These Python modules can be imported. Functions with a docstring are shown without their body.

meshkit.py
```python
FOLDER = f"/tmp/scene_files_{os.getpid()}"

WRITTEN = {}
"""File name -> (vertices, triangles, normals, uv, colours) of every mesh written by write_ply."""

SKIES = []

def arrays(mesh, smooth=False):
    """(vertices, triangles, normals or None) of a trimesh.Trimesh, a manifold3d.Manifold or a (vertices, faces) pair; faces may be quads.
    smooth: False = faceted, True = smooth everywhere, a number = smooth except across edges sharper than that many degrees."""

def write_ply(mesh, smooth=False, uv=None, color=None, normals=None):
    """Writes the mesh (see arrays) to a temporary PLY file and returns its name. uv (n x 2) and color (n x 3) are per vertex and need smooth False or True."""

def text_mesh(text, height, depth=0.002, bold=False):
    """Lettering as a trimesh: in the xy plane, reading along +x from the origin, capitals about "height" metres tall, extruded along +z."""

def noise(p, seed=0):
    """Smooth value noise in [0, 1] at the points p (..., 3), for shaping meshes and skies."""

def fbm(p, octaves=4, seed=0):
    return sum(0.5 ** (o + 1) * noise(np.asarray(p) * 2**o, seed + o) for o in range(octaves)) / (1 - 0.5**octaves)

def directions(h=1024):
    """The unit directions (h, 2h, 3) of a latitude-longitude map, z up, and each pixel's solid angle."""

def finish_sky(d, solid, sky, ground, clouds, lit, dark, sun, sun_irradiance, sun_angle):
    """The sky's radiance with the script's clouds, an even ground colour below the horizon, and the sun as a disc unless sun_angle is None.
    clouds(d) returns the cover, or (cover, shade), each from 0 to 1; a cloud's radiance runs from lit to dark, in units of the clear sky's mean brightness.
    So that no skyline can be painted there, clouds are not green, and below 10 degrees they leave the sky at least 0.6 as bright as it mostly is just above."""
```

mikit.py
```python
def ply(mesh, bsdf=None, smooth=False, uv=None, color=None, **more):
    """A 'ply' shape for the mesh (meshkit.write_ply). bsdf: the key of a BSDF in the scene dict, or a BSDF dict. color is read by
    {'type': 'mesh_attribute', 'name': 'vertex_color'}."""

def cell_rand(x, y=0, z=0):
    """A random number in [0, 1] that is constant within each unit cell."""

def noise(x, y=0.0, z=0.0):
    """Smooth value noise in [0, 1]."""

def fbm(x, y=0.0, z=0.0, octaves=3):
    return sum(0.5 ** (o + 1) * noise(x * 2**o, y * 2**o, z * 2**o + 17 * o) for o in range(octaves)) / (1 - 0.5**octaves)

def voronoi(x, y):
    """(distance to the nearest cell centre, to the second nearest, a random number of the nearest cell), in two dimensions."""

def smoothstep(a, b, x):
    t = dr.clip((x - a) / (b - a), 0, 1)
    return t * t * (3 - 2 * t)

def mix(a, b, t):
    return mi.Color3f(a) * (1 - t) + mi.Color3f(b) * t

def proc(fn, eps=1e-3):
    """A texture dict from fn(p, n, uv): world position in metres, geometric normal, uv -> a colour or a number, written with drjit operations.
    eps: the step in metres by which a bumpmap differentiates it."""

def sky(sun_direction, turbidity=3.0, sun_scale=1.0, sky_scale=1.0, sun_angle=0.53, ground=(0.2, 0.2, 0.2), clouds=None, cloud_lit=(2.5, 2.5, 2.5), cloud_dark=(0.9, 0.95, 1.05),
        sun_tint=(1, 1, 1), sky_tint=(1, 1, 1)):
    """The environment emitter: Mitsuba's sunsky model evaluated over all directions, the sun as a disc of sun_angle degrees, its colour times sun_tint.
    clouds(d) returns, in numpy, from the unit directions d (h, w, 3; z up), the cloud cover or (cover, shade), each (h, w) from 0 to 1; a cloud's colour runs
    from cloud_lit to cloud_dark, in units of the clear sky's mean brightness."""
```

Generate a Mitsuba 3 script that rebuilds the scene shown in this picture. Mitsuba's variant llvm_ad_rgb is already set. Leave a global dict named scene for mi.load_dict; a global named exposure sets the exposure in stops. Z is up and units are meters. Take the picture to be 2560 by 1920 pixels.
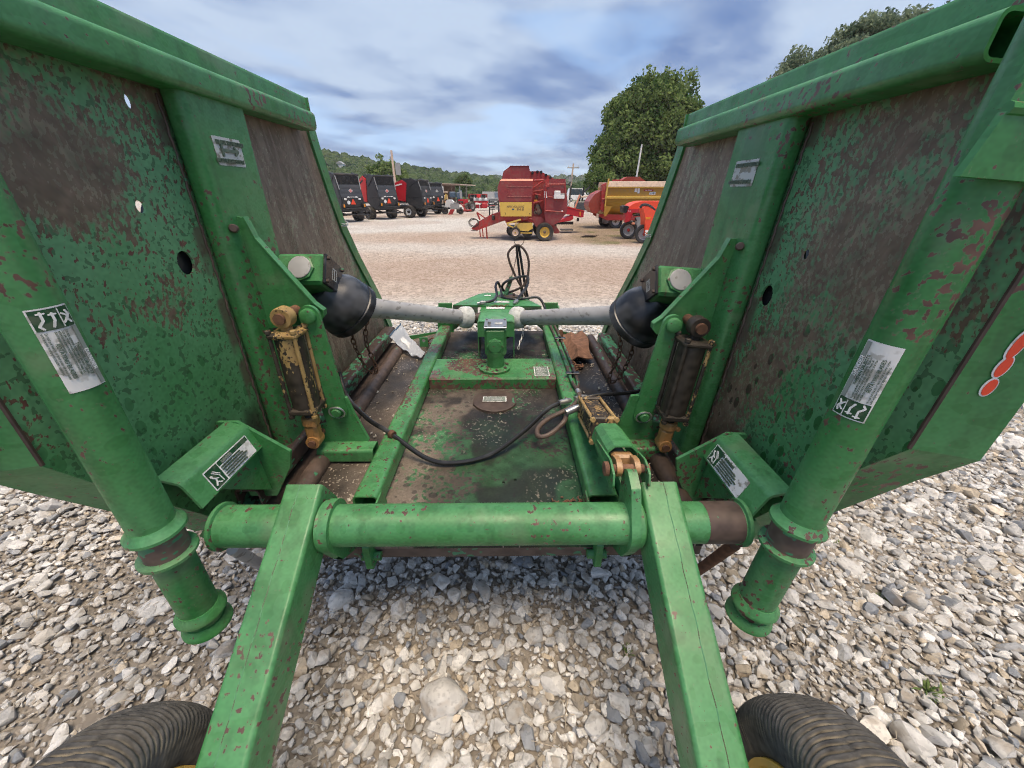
import math, random
import numpy as np
import trimesh
import shapely
from shapely.geometry import Polygon, Point, box as sbox, LineString
import drjit as dr
import mitsuba as mi
import mikit, meshkit
from mikit import fbm, noise, voronoi, smoothstep, mix, proc, cell_rand

T = mi.ScalarTransform4f
PI = math.pi
rng = np.random.default_rng(7)
random.seed(7)
scene, labels = {}, {}
exposure = 3.1

# ------------------------------------------------------------------ camera, sky, light
PITCH, YAW, CAM = math.radians(26.455), math.radians(0.616), np.array([0.075, 0.0, 1.5])
FWD = np.array([math.sin(YAW) * math.cos(PITCH), math.cos(YAW) * math.cos(PITCH), -math.sin(PITCH)])
scene['camera'] = {'type': 'perspective', 'fov': 106.03, 'fov_axis': 'x', 'near_clip': 0.05, 'far_clip': 6000.0,
                   'to_world': T().look_at(origin=CAM.tolist(), target=(CAM + FWD).tolist(), up=[0, 0, 1])}


SUN = (0.10, -0.25, 0.95)


def clouds(d):
    z = np.maximum(d[..., 2], 0.0) + 0.10
    px, py = d[..., 0] / z, d[..., 1] / z
    a = math.radians(52)
    u, v = px * math.cos(a) + py * math.sin(a), -px * math.sin(a) + py * math.cos(a)
    q = np.stack([u * 0.52, v * 1.0, 0 * u], -1)
    warp = meshkit.fbm(np.stack([px, py, 0 * px + 3], -1) * 0.9, 3, 5) - 0.5
    q = q + warp[..., None] * 0.9
    big = meshkit.fbm(q * 0.85 + 11.3, 6, 1)
    fine = meshkit.fbm(np.stack([u * 2.3, v * 3.0, 0 * u], -1) + warp[..., None] * 1.2, 6, 9)
    n_ = 0.66 * big + 0.34 * fine
    t_ = np.clip((n_ - 0.40) / 0.22, 0, 1)
    shade = t_ * t_ * (3 - 2 * t_)
    wisp = meshkit.fbm(np.stack([u * 4.6, v * 6.0, 0 * u + 2], -1) + warp[..., None] * 1.5, 5, 33)
    shade = np.clip(shade * 0.85 + (0.5 - wisp) * 0.45, 0, 1)
    gap = meshkit.fbm(q * 1.5 + 4.0, 6, 21)
    cover = np.clip(1.0 - np.clip((gap - 0.52) / 0.16, 0, 1) * 0.55, 0.4, 1)
    low = np.clip((0.20 - d[..., 2]) / 0.2, 0, 1)
    shade = shade * (1 - 0.55 * low) + 0.22 * low
    sun = np.array(SUN) / np.linalg.norm(SUN)
    glow = np.exp(-((1 - d @ sun) / 0.30) ** 2)          # thin bright cloud around the hidden sun
    return np.maximum(cover, glow), shade * (1 - 0.95 * glow)


scene['sky_light'] = mikit.sky(SUN, turbidity=3.0, sun_scale=0.3, sun_angle=30.0, sun_tint=(1.04, 1.0, 0.93), sky_scale=0.62, clouds=clouds,
                               cloud_lit=(0.96, 1.18, 1.52), cloud_dark=(0.24, 0.43, 0.92), ground=(0.3, 0.27, 0.24))


# ------------------------------------------------------------------ procedural materials
def C(*c):
    return mi.Color3f(*c)


def sel(m, a, b):
    return mi.Color3f(a) * (1 - m) + mi.Color3f(b) * m


def f_paint(p, n, uv):
    """worn green enamel; uv = (wear, tone)"""
    w, s = mi.Float(uv.x), mi.Float(uv.y)
    o = s * 31.0
    clus = smoothstep(0.46, 0.62, fbm(p.x * 4.2 + o, p.y * 4.2, p.z * 4.2, 3))
    c = fbm(p.x * 115 + o, p.y * 85 + p.z * 30, p.z * 62, 3)
    th = 0.84 - 0.16 * w - 0.25 * clus * (0.35 + w)
    chip = smoothstep(th, th + 0.03, c)
    pin = smoothstep(0.90, 0.94, noise(p.x * 260, p.y * 260 + o, p.z * 260)) * smoothstep(0.45, 0.6, noise(p.x * 22, p.y * 22, p.z * 22 + o)) * 0.8
    chip = dr.maximum(chip, pin)
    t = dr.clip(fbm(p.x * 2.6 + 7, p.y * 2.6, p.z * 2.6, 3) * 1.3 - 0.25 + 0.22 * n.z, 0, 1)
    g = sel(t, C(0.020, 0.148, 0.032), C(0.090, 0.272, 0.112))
    run = smoothstep(0.50, 0.72, fbm(p.x * 26 + o, p.y * 26, p.z * 3.2, 3)) * 0.35
    g = sel(run, g, C(0.028, 0.085, 0.030))
    wet = smoothstep(0.62, 0.67, noise(p.x * 38 + o, p.y * 38, p.z * 38)) * 0.35
    g = g * (1 - wet * C(0.55, 0.30, 0.55))
    g = g * (0.88 + 0.24 * noise(p.x * 170, p.y * 170, p.z * 170))
    dust = smoothstep(0.58, 0.8, fbm(p.x * 9 + 3, p.y * 9, p.z * 9, 3)) * 0.28
    g = sel(dust, g, C(0.20, 0.22, 0.15))
    r = sel(noise(p.x * 35, p.y * 35, p.z * 35), C(0.060, 0.032, 0.026), C(0.150, 0.082, 0.060))
    halo = smoothstep(th - 0.06, th, c) * 0.35
    g = sel(halo, g, C(0.12, 0.17, 0.10))
    return sel(chip, g, r)


def f_paint_rough(p, n, uv):
    return 0.24 + 0.40 * fbm(p.x * 14, p.y * 14, p.z * 14, 2)


def f_plate(p, n, uv):
    """folded wing decks: rust and bare patches; uv.x = 0 left, 1 right"""
    R = mi.Float(uv.x)
    y, z = p.y, p.z
    big = fbm(y * 3.1 + R * 20, z * 3.1, R * 5, 4)
    mid = fbm(y * 13 + R * 9, z * 9 + y * 5, 2.0, 3)
    chip = fbm(y * 130 + 3, z * 90 - y * 40, R * 7, 3)
    fine = fbm(y * 150, z * 110, 1.0, 2)

    def ell(cy, cz, ry, rz):
        return dr.exp(-(dr.square((y - cy) / ry) + dr.square((z - cz) / rz)))
    left = 0.50 * ell(0.95, 1.555, 0.15, 0.13) + 0.20 * smoothstep(1.64, 1.76, z) * smoothstep(0.7, 1.2, y) + 0.10 * ell(1.0, 1.2, 0.25, 0.10) + 0.10 * ell(1.2, 0.66, 0.22, 0.14) - 0.20 * smoothstep(1.12, 0.8, z)
    right = 0.44 * ell(0.93, 1.36, 0.30, 0.25) + 0.16 * smoothstep(1.5, 1.7, z) + 0.24 * ell(1.06, 0.98, 0.24, 0.22) + 0.22 * ell(1.25, 0.66, 0.22, 0.18) - 0.06
    front = smoothstep(1.55, 1.66, y)
    bias = (left * (1 - R) + right * R) * (1 - front) + front * (0.36 + 0.20 * (fbm(y * 5, z * 2.2, 4.0, 3) - 0.5) - 0.22 * smoothstep(2.1, 2.5, y + 0.35 * z - 0.6) * smoothstep(1.5, 1.0, z))
    v = 0.40 * big + 0.25 * mid + 0.20 * chip + 0.15 * fine + bias - 0.03
    soft = smoothstep(0.54, 0.72, v)
    hard = smoothstep(0.605, 0.64, 0.24 * mid + 0.46 * chip + 0.30 * big + 0.5 * bias + 0.012)
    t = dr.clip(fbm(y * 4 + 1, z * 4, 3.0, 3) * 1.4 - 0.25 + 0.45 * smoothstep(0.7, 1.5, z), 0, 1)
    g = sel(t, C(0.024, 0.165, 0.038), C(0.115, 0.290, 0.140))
    g = g * (0.86 + 0.28 * noise(y * 140, z * 140, p.x * 140))
    specks = smoothstep(0.66, 0.70, fbm(y * 85, z * 85, 5.0, 2)) * 0.55
    g = sel(specks, g, C(0.030, 0.060, 0.030))
    d1, d2, id1 = voronoi(y * 24 + 0.5 * mid, z * 15)
    spot = smoothstep(0.05, 0.0, d1 - 0.46 * id1 + 0.16) * smoothstep(1.35, 0.95, z + 0.3 * (big - 0.5)) * (0.45 + 0.55 * R)
    brown = sel(fbm(y * 22, z * 22, 1.0, 3), C(0.110, 0.073, 0.057), C(0.29, 0.205, 0.155))
    brown = brown * (0.72 + 0.56 * fbm(y * 90 + z * 30, z * 60, 2.0, 2))
    streak = fbm(y * 34 + z * 7, z * 6, 9.0, 3)
    brown = sel(front * smoothstep(0.40, 0.70, streak), brown * (1 + 0.15 * front), C(0.33, 0.255, 0.20))
    red = sel(noise(y * 60, z * 60, 1.0), C(0.090, 0.040, 0.033), C(0.165, 0.080, 0.062))
    c = sel(soft * 0.85, g, brown)
    c = sel(hard * (1 - 0.55 * soft), c, red)
    c = c * (1 - 0.55 * spot)
    c = sel(spot * (1 - soft) * 0.5, c, C(0.010, 0.130, 0.022))
    grime = smoothstep(0.86, 0.58, z + 0.34 * (mid - 0.5)) * smoothstep(0.95, 1.15, y) * (1 - 0.4 * front)
    c = sel(grime * 0.88, c, C(0.022, 0.017, 0.015))
    seam = smoothstep(0.035, 0.012, dr.abs(y - 1.285)) * smoothstep(0.42, 0.58, fbm(z * 14, y * 14, 6.0, 2)) * (1 - front)
    return sel(seam * 0.8, c, C(0.10, 0.075, 0.06))


def f_deck(p, n, uv):
    x, y = p.x, p.y
    big = fbm(x * 4.2 + 3, y * 3.4, 1.0, 4)
    mid = fbm(x * 17, y * 17, 2.0, 3)
    chip = fbm(x * 95, y * 95, 3.0, 3)
    base = sel(fbm(x * 25, y * 25, 5.0, 3), C(0.026, 0.022, 0.020), C(0.112, 0.088, 0.074))
    tan = smoothstep(0.02, -0.36, x + 0.30 * (big - 0.5)) * smoothstep(-0.80, -0.3, x * 1.0) * smoothstep(2.1, 1.6, y)
    tan = dr.maximum(tan, 0.75 * smoothstep(-0.40, -0.5, x) * smoothstep(1.1, 1.5, y))
    base = sel(tan * (0.20 + 0.70 * mid), base, C(0.25, 0.20, 0.155))
    gm = smoothstep(0.50, 0.58, 0.40 * big + 0.25 * mid + 0.35 * chip + 0.19 * smoothstep(1.75, 1.1, y) * smoothstep(-0.32, 0.0, x) - 0.05 - 0.3 * smoothstep(0.40, 0.47, dr.abs(x)) + 0.06 * smoothstep(1.9, 1.5, y))
    green = sel(noise(x * 30, y * 30), C(0.018, 0.10, 0.030), C(0.060, 0.205, 0.085))
    c = sel(gm * 0.92, base, green)
    d1, d2, id1 = voronoi(x * 23 + 0.6 * mid, y * 23)
    spot = smoothstep(0.05, 0.0, d1 - 0.44 * id1 + 0.14) * smoothstep(0.3, -0.15, x) * smoothstep(0.45, 0.41, dr.abs(x))
    c = sel(spot * 0.6, c, C(0.030, 0.028, 0.024))
    oil = smoothstep(0.56, 0.66, fbm(x * 5 + 9, y * 5, 8.0, 3))
    c = sel(oil * 0.8, c, C(0.018, 0.015, 0.014))
    damp = smoothstep(0.42, 0.60, fbm(x * 3.1 + 5, y * 2.6, 6.0, 4) + 0.12 * smoothstep(-0.1, 0.3, x))
    c = c * (1 - 0.55 * damp)
    oil2 = smoothstep(0.40, 0.5, x) * (0.55 + 0.45 * mid)
    c = sel(oil2 * 0.85, c, C(0.026, 0.021, 0.019))
    deb = smoothstep(0.72, 0.76, fbm(x * 120, y * 120, 4.0, 2)) * smoothstep(0.50, 0.62, big + 0.1 * smoothstep(0.42, 0.5, dr.abs(x)))
    c = sel(deb * 0.6, c, C(0.38, 0.33, 0.27))
    return c * (0.8 + 0.4 * noise(x * 190, y * 190))


def f_deck_rough(p, n, uv):
    return 0.28 + 0.6 * fbm(p.x * 6, p.y * 6, 3.0, 3)


def f_rusty(p, n, uv):
    """bare dark steel with scraps of green; uv = (green share, tone)"""
    w, s = mi.Float(uv.x), mi.Float(uv.y)
    c = 0.5 * fbm(p.x * 9 + s * 9, p.y * 5, p.z * 9, 3) + 0.5 * fbm(p.x * 60, p.y * 34, p.z * 60, 2)
    m = smoothstep(0.72 - 0.42 * w, 0.76 - 0.42 * w, c)
    r = sel(fbm(p.x * 30, p.y * 30, p.z * 30, 3), C(0.040, 0.028, 0.024), C(0.125, 0.088, 0.072))
    r = r * (0.45 + 0.9 * s)
    return sel(m, r, C(0.060, 0.200, 0.105))


def f_rust(p, n, uv):
    return sel(fbm(p.x * 40, p.y * 40, p.z * 40, 3), C(0.055, 0.030, 0.022), C(0.22, 0.115, 0.070)) * (0.6 + 0.8 * mi.Float(uv.y))


def f_cyl(p, n, uv):
    """ochre cylinder paint worn to black; uv.x = worn share"""
    w = mi.Float(uv.x)
    c = 0.5 * fbm(p.x * 20, p.y * 20, p.z * 9, 3) + 0.5 * fbm(p.x * 130, p.y * 130, p.z * 70, 3)
    m = smoothstep(0.66 - 0.36 * w, 0.72 - 0.36 * w, c)
    och = sel(noise(p.x * 30, p.y * 30, p.z * 30), C(0.25, 0.155, 0.058), C(0.42, 0.295, 0.130))
    return sel(m, och, sel(noise(p.x * 50, p.y * 50, p.z * 50), C(0.022, 0.018, 0.015), C(0.060, 0.048, 0.038)))


def f_shaft(p, n, uv):
    c = sel(fbm(p.x * 16, p.y * 16, p.z * 16, 3), C(0.25, 0.25, 0.26), C(0.44, 0.44, 0.44))
    s = smoothstep(0.66, 0.72, fbm(p.x * 60, p.y * 20, p.z * 60, 2))
    return sel(s * 0.6, c, C(0.13, 0.12, 0.11))


def f_black(p, n, uv):
    m = fbm(p.x * 11, p.y * 11, p.z * 11, 3)
    return sel(smoothstep(0.45, 0.75, m), C(0.012, 0.012, 0.014), C(0.080, 0.082, 0.090) * (0.3 + 0.7 * mi.Float(uv.x)))


def f_tyre(p, n, uv):
    """uv.x = height of the tread rib: dirt keeps in the grooves"""
    h = mi.Float(uv.x)
    m = fbm(p.x * 13, p.y * 13, p.z * 13, 3)
    k = sel(fbm(p.x * 70, p.y * 70, p.z * 70, 3), C(0.016, 0.017, 0.020), C(0.120, 0.118, 0.115))
    d = sel(fbm(p.x * 60, p.y * 60, p.z * 60, 2), C(0.025, 0.022, 0.018), C(0.33, 0.285, 0.215))
    return sel(dr.clip(smoothstep(0.66, 0.1, h + 1.0 * (m - 0.5)) * (0.45 + 0.55 * smoothstep(0.40, 0.58, fbm(p.x * 6, p.y * 6, p.z * 6, 2))) + 0.10 * smoothstep(0.50, 0.66, m), 0, 0.9), k, d)


def f_stone(p, n, uv):
    """uv = (rank, tone)"""
    s, t = mi.Float(uv.x), mi.Float(uv.y)
    a = sel(t, C(0.36, 0.35, 0.335), C(0.74, 0.725, 0.70))
    warm = smoothstep(0.80, 0.98, s)
    a = sel(warm * 0.8, a, C(0.52, 0.43, 0.31) * (0.55 + 0.6 * t))
    grey = smoothstep(0.16, 0.03, s)
    a = sel(grey, a, C(0.26, 0.275, 0.30))
    v = fbm(p.x * 55 + s * 40, p.y * 55, p.z * 55, 3)
    pit = smoothstep(0.60, 0.72, fbm(p.x * 120 + s * 40, p.y * 120, p.z * 120, 2))
    stain = smoothstep(0.56, 0.72, fbm(p.x * 22 + s * 80, p.y * 22, p.z * 22, 3))
    a = a * (0.72 + 0.56 * v)
    a = sel(pit * 0.35, a, a * 0.45)
    a = sel(stain * 0.5, a, C(0.30, 0.235, 0.165))
    mud = smoothstep(0.012, 0.0, p.z + 0.012 * (v - 0.5))
    return sel(mud * 0.8, a, C(0.15, 0.115, 0.085))


def f_ground(p, n, uv):
    x, y = p.x, p.y
    big = fbm(x * 0.35 + 4, y * 0.35, 1.0, 4)
    mid = fbm(x * 1.4, y * 1.4, 2.0, 3)
    d1, d2, i1 = voronoi(x * 21, y * 21)
    e1, e2, i2 = voronoi(x * 52 + 9, y * 52)
    g1, g2, i3 = voronoi(x * 7.0 + 5, y * 7.0)
    peb = sel(i1, C(0.24, 0.20, 0.165), C(0.60, 0.56, 0.51)) * (0.55 + 0.45 * smoothstep(0.0, 0.25, d2 - d1))
    peb2 = sel(i2, C(0.18, 0.145, 0.115), C(0.50, 0.46, 0.41)) * (0.55 + 0.45 * smoothstep(0.0, 0.3, e2 - e1))
    dirt = sel(fbm(x * 9, y * 9, 1.0, 4), C(0.165, 0.142, 0.118), C(0.38, 0.34, 0.295))
    m1, m2 = smoothstep(0.35, 0.45, i1), smoothstep(0.45, 0.55, i2)
    near = sel(m2 * 0.45, dirt, peb2)
    near = sel(smoothstep(0.66, 0.74, fbm(x * 85, y * 85, 3.0, 2)) * 0.7, near, C(0.46, 0.42, 0.36))
    # the yard beyond: reddish gravel with paler, swept bands
    wy = y + 2.2 * (big - 0.5) + 0.05 * x
    pale = smoothstep(6.4, 4.6, wy + 0.6 * (mid - 0.5))
    pale = dr.maximum(pale, 0.62 * smoothstep(9.8, 11.6, wy) * smoothstep(14.2, 12.2, wy))
    road = smoothstep(16.5, 18.5, wy + 0.32 * x * smoothstep(0.0, -6.0, x) * -0.6) * smoothstep(30.0, 24.0, wy) * smoothstep(2.5, -3.0, x)
    pale = dr.maximum(pale, road)
    pale = dr.maximum(pale, smoothstep(26, 40, y) * 0.8)
    grain = 0.5 * i1 + 0.3 * i2 + 0.2 * i3
    red = sel(grain, C(0.24, 0.180, 0.142), C(0.63, 0.54, 0.47))
    wht = sel(grain, C(0.33, 0.31, 0.285), C(0.74, 0.72, 0.69))
    far = sel(dr.clip(pale + 0.25 * (mid - 0.5), 0, 1), red, wht)
    red2 = smoothstep(0.50, 0.66, big) * 0.3
    far = sel(red2, far, C(0.32, 0.215, 0.16))
    sparse = smoothstep(0.52, 0.60, mid + 0.10 * (i3 - 0.5)) * (smoothstep(2.0, 4.0, x) * smoothstep(12.0, 13.4, y) * smoothstep(20.0, 17.0, y) * 0.7)
    brownpatch = smoothstep(1.6, 3.5, x) * smoothstep(12.6, 13.8, y) * smoothstep(26.0, 19.0, y)
    far = sel(brownpatch * 0.75, far, sel(grain, C(0.115, 0.082, 0.050), C(0.32, 0.235, 0.150)))
    far = sel(sparse, far, sel(i1, C(0.075, 0.090, 0.030), C(0.17, 0.175, 0.07)))
    weeds = smoothstep(0.60, 0.70, fbm(x * 2.3, y * 2.3, 7.0, 3)) * smoothstep(3.2, 4.2, y) * smoothstep(6.5, 5.2, y) * smoothstep(0.3, 0.8, i3)
    far = sel(weeds * 0.5, far, C(0.16, 0.17, 0.07))
    field = smoothstep(70.0, 95.0, y + 8 * (big - 0.5))
    far = sel(field, far, sel(grain, C(0.05, 0.075, 0.025), C(0.13, 0.15, 0.055)))
    return sel(smoothstep(3.6, 5.2, y + 0.8 * (mid - 0.5)), near, far)


def f_ground_bump(p, n, uv):
    d1, d2, i1 = voronoi(p.x * 21, p.y * 21)
    e1, e2, i2 = voronoi(p.x * 52 + 9, p.y * 52)
    return 0.012 * smoothstep(0.0, 0.4, d2 - d1) * i1 + 0.005 * smoothstep(0.0, 0.4, e2 - e1) * i2 + 0.004 * fbm(p.x * 30, p.y * 30, 1.0, 2)


PALETTE = [(0.012, 0.012, 0.013), (0.030, 0.031, 0.034), (0.36, 0.030, 0.028), (0.62, 0.022, 0.020), (0.235, 0.032, 0.034), (0.64, 0.42, 0.085),
           (0.42, 0.225, 0.030), (0.62, 0.47, 0.36), (0.72, 0.72, 0.71), (0.030, 0.029, 0.028), (0.30, 0.30, 0.30), (0.78, 0.075, 0.030),
           (0.050, 0.054, 0.062), (0.055, 0.10, 0.16), (0.68, 0.26, 0.16), (0.16, 0.10, 0.07), (0.020, 0.13, 0.040), (0.70, 0.25, 0.02),
           (0.48, 0.018, 0.030), (0.30, 0.045, 0.025), (0.42, 0.215, 0.075)]
(BLACK, DARK, OLDRED, RED, DULLRED, YELLOW, OCHRE, SAND, WHITE, RUBBER, GREY, ORANGE, SLATE, BLUE, SALMON, BROWN, GREEN, AMBER, CRIMSON, BRICK, CLAY) = range(21)


def f_machine(p, n, uv):
    """coloured machine paint with dust; uv = (palette slot, dirt)"""
    k = mi.Float(uv.x) * 32.0
    c = C(*PALETTE[0])
    for i in range(1, len(PALETTE)):
        c = dr.select(k > i - 0.5, C(*PALETTE[i]), c)
    d = mi.Float(uv.y)
    a = fbm(p.x * 2.3, p.y * 2.3, p.z * 2.3, 3)
    b = fbm(p.x * 14, p.y * 14, p.z * 9, 3)
    c = c * (1 + d * 0.9 * (a - 0.5))
    c = sel(dr.clip(d * smoothstep(0.46, 0.72, 0.5 * a + 0.5 * b), 0, 1) * 0.7, c, C(0.20, 0.155, 0.115))
    return c


def f_leaf(p, n, uv):
    t, s = mi.Float(uv.x), mi.Float(uv.y)
    a = sel(t, C(0.060, 0.115, 0.036), C(0.250, 0.330, 0.120))
    b = sel(t, C(0.105, 0.155, 0.100), C(0.32, 0.38, 0.25))
    return sel(s, a, b)


def f_forest(p, n, uv):
    t = dr.clip(mi.Float(uv.x) + 1.1 * (fbm(p.x * 0.9, p.y * 0.9, p.z * 0.9, 3) - 0.5), 0, 1)
    return sel(t, C(0.020, 0.044, 0.022), C(0.085, 0.118, 0.048))


def f_bark(p, n, uv):
    return sel(fbm(p.x * 6, p.y * 6, p.z * 1.6, 3), C(0.10, 0.085, 0.065), C(0.30, 0.27, 0.23))


def f_print(p, n, uv):
    """weathered decal; uv = (shade 0 green .. 1 white, dirt)"""
    k = mi.Float(uv.x)
    c = sel(k, C(0.012, 0.060, 0.024), C(0.72, 0.72, 0.72))
    m = smoothstep(0.50, 0.66, fbm(p.x * 60, p.y * 60, p.z * 60, 3)) * mi.Float(uv.y)
    return sel(m, c, C(0.22, 0.21, 0.17))


def two(b):
    return {'type': 'twosided', 'bsdf': b}


def principled(col, rough, spec=0.5, **k):
    return {'type': 'principled', 'base_color': proc(col) if callable(col) else {'type': 'rgb', 'value': list(col)},
            'roughness': proc(rough) if callable(rough) else rough, 'specular': spec, **k}


scene['m_paint'] = two(principled(f_paint, f_paint_rough, 0.55))
scene['m_plate'] = two(principled(f_plate, 0.55, 0.4))
scene['m_deck'] = two(principled(f_deck, f_deck_rough, 0.5))
scene['m_rusty'] = two(principled(f_rusty, 0.5, 0.4))
scene['m_rust'] = two(principled(f_rust, 0.8, 0.3))
scene['m_cylinder'] = two(principled(f_cyl, 0.5, 0.4))
scene['m_shaft'] = two(principled(f_shaft, 0.5, 0.4))
scene['m_black'] = two(principled(f_black, 0.33, 0.5))
scene['m_tyre'] = two(principled(f_tyre, 0.8, 0.3))
scene['m_stone'] = two({'type': 'diffuse', 'reflectance': proc(f_stone)})
scene['m_ground'] = two({'type': 'bumpmap', 'arbitrary': proc(f_ground_bump, 0.004), 'scale': 1.0, 'bsdf': {'type': 'diffuse', 'reflectance': proc(f_ground)}})
scene['m_machine'] = two(principled(f_machine, 0.42, 0.5))
scene['m_leaf'] = {'type': 'principledthin', 'base_color': proc(f_leaf), 'roughness': 0.6, 'diff_trans': 0.7, 'spec_trans': 0.0}
scene['m_forest'] = two({'type': 'diffuse', 'reflectance': proc(f_forest)})
scene['m_bark'] = two({'type': 'diffuse', 'reflectance': proc(f_bark)})
scene['m_print'] = two(principled(f_print, 0.5, 0.4))
scene['m_steel'] = two({'type': 'principled', 'base_color': {'type': 'rgb', 'value': [0.42, 0.42, 0.42]}, 'roughness': 0.35, 'metallic': 0.8})
scene['m_bag'] = {'type': 'principledthin', 'base_color': {'type': 'rgb', 'value': [0.72, 0.75, 0.80]}, 'roughness': 0.25, 'diff_trans': 0.8, 'spec_trans': 0.25}
scene['m_glass_dark'] = two(principled((0.05, 0.065, 0.08), 0.08, 0.8))
scene['m_hole'] = two({'type': 'diffuse', 'reflectance': {'type': 'rgb', 'value': [0.01, 0.01, 0.01]}})


# ------------------------------------------------------------------ mesh helpers
def TM(v, f):
    return trimesh.Trimesh(np.asarray(v, float), np.asarray(f, int), process=False)


def cat(*ms):
    ms = [m for m in ms if m is not None]
    return trimesh.util.concatenate(ms) if len(ms) > 1 else ms[0]


def numbered(key):
    if key not in scene and key not in labels:
        return key
    i = 1
    while f'{key}_{i:03d}' in scene or f'{key}_{i:03d}' in labels:
        i += 1
    return f'{key}_{i:03d}'


def put(key, mesh, mat, uv=(0.3, 0.5), smooth=35, parent=None, label=None, **more):
    if parent:
        key = parent + '__' + key
    key = numbered(key)
    if not isinstance(uv, np.ndarray):
        if smooth is not False and smooth is not True:
            mesh = mesh.copy()
            mesh.merge_vertices()
            mesh.update_faces(mesh.nondegenerate_faces())
            mesh = trimesh.graph.smooth_shade(mesh, angle=math.radians(smooth), facet_minarea=None)
            smooth = True
        uv = np.tile(np.array(uv, float), (len(mesh.vertices), 1))
    scene[key] = mikit.ply(mesh, mat, smooth=smooth, uv=uv, **more)
    if label:
        labels[key] = {'label': label}
    return key


def mput(key, mesh, slot, dirt=0.3, parent=None, **k):
    return put(key, mesh, 'm_machine', ((slot + 0.0) / 32.0, dirt), parent=parent, **k)


def thing(name, label, cat_, group=None):
    key = numbered(name)
    labels[key] = {'label': label, 'category': cat_}
    if group:
        labels[key]['group'] = group
    return key


def unit(v):
    v = np.asarray(v, float)
    return v / np.linalg.norm(v)


def frame(axis, hint=(0, 0, 1)):
    w = unit(axis)
    u = np.cross(hint, w)
    if np.linalg.norm(u) < 1e-4:
        u = np.cross((1, 0, 0), w)
    u = unit(u)
    return u, np.cross(w, u), w


def xf(mesh, O, U, V, W):
    """mesh coordinates (a, b, c) -> O + aU + bV + cW"""
    m = mesh.copy()
    A = np.stack([U, V, W])
    m.vertices = m.vertices @ A + np.asarray(O, float)
    if np.linalg.det(A) < 0:
        m.faces = m.faces[:, ::-1]
    return m


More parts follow.
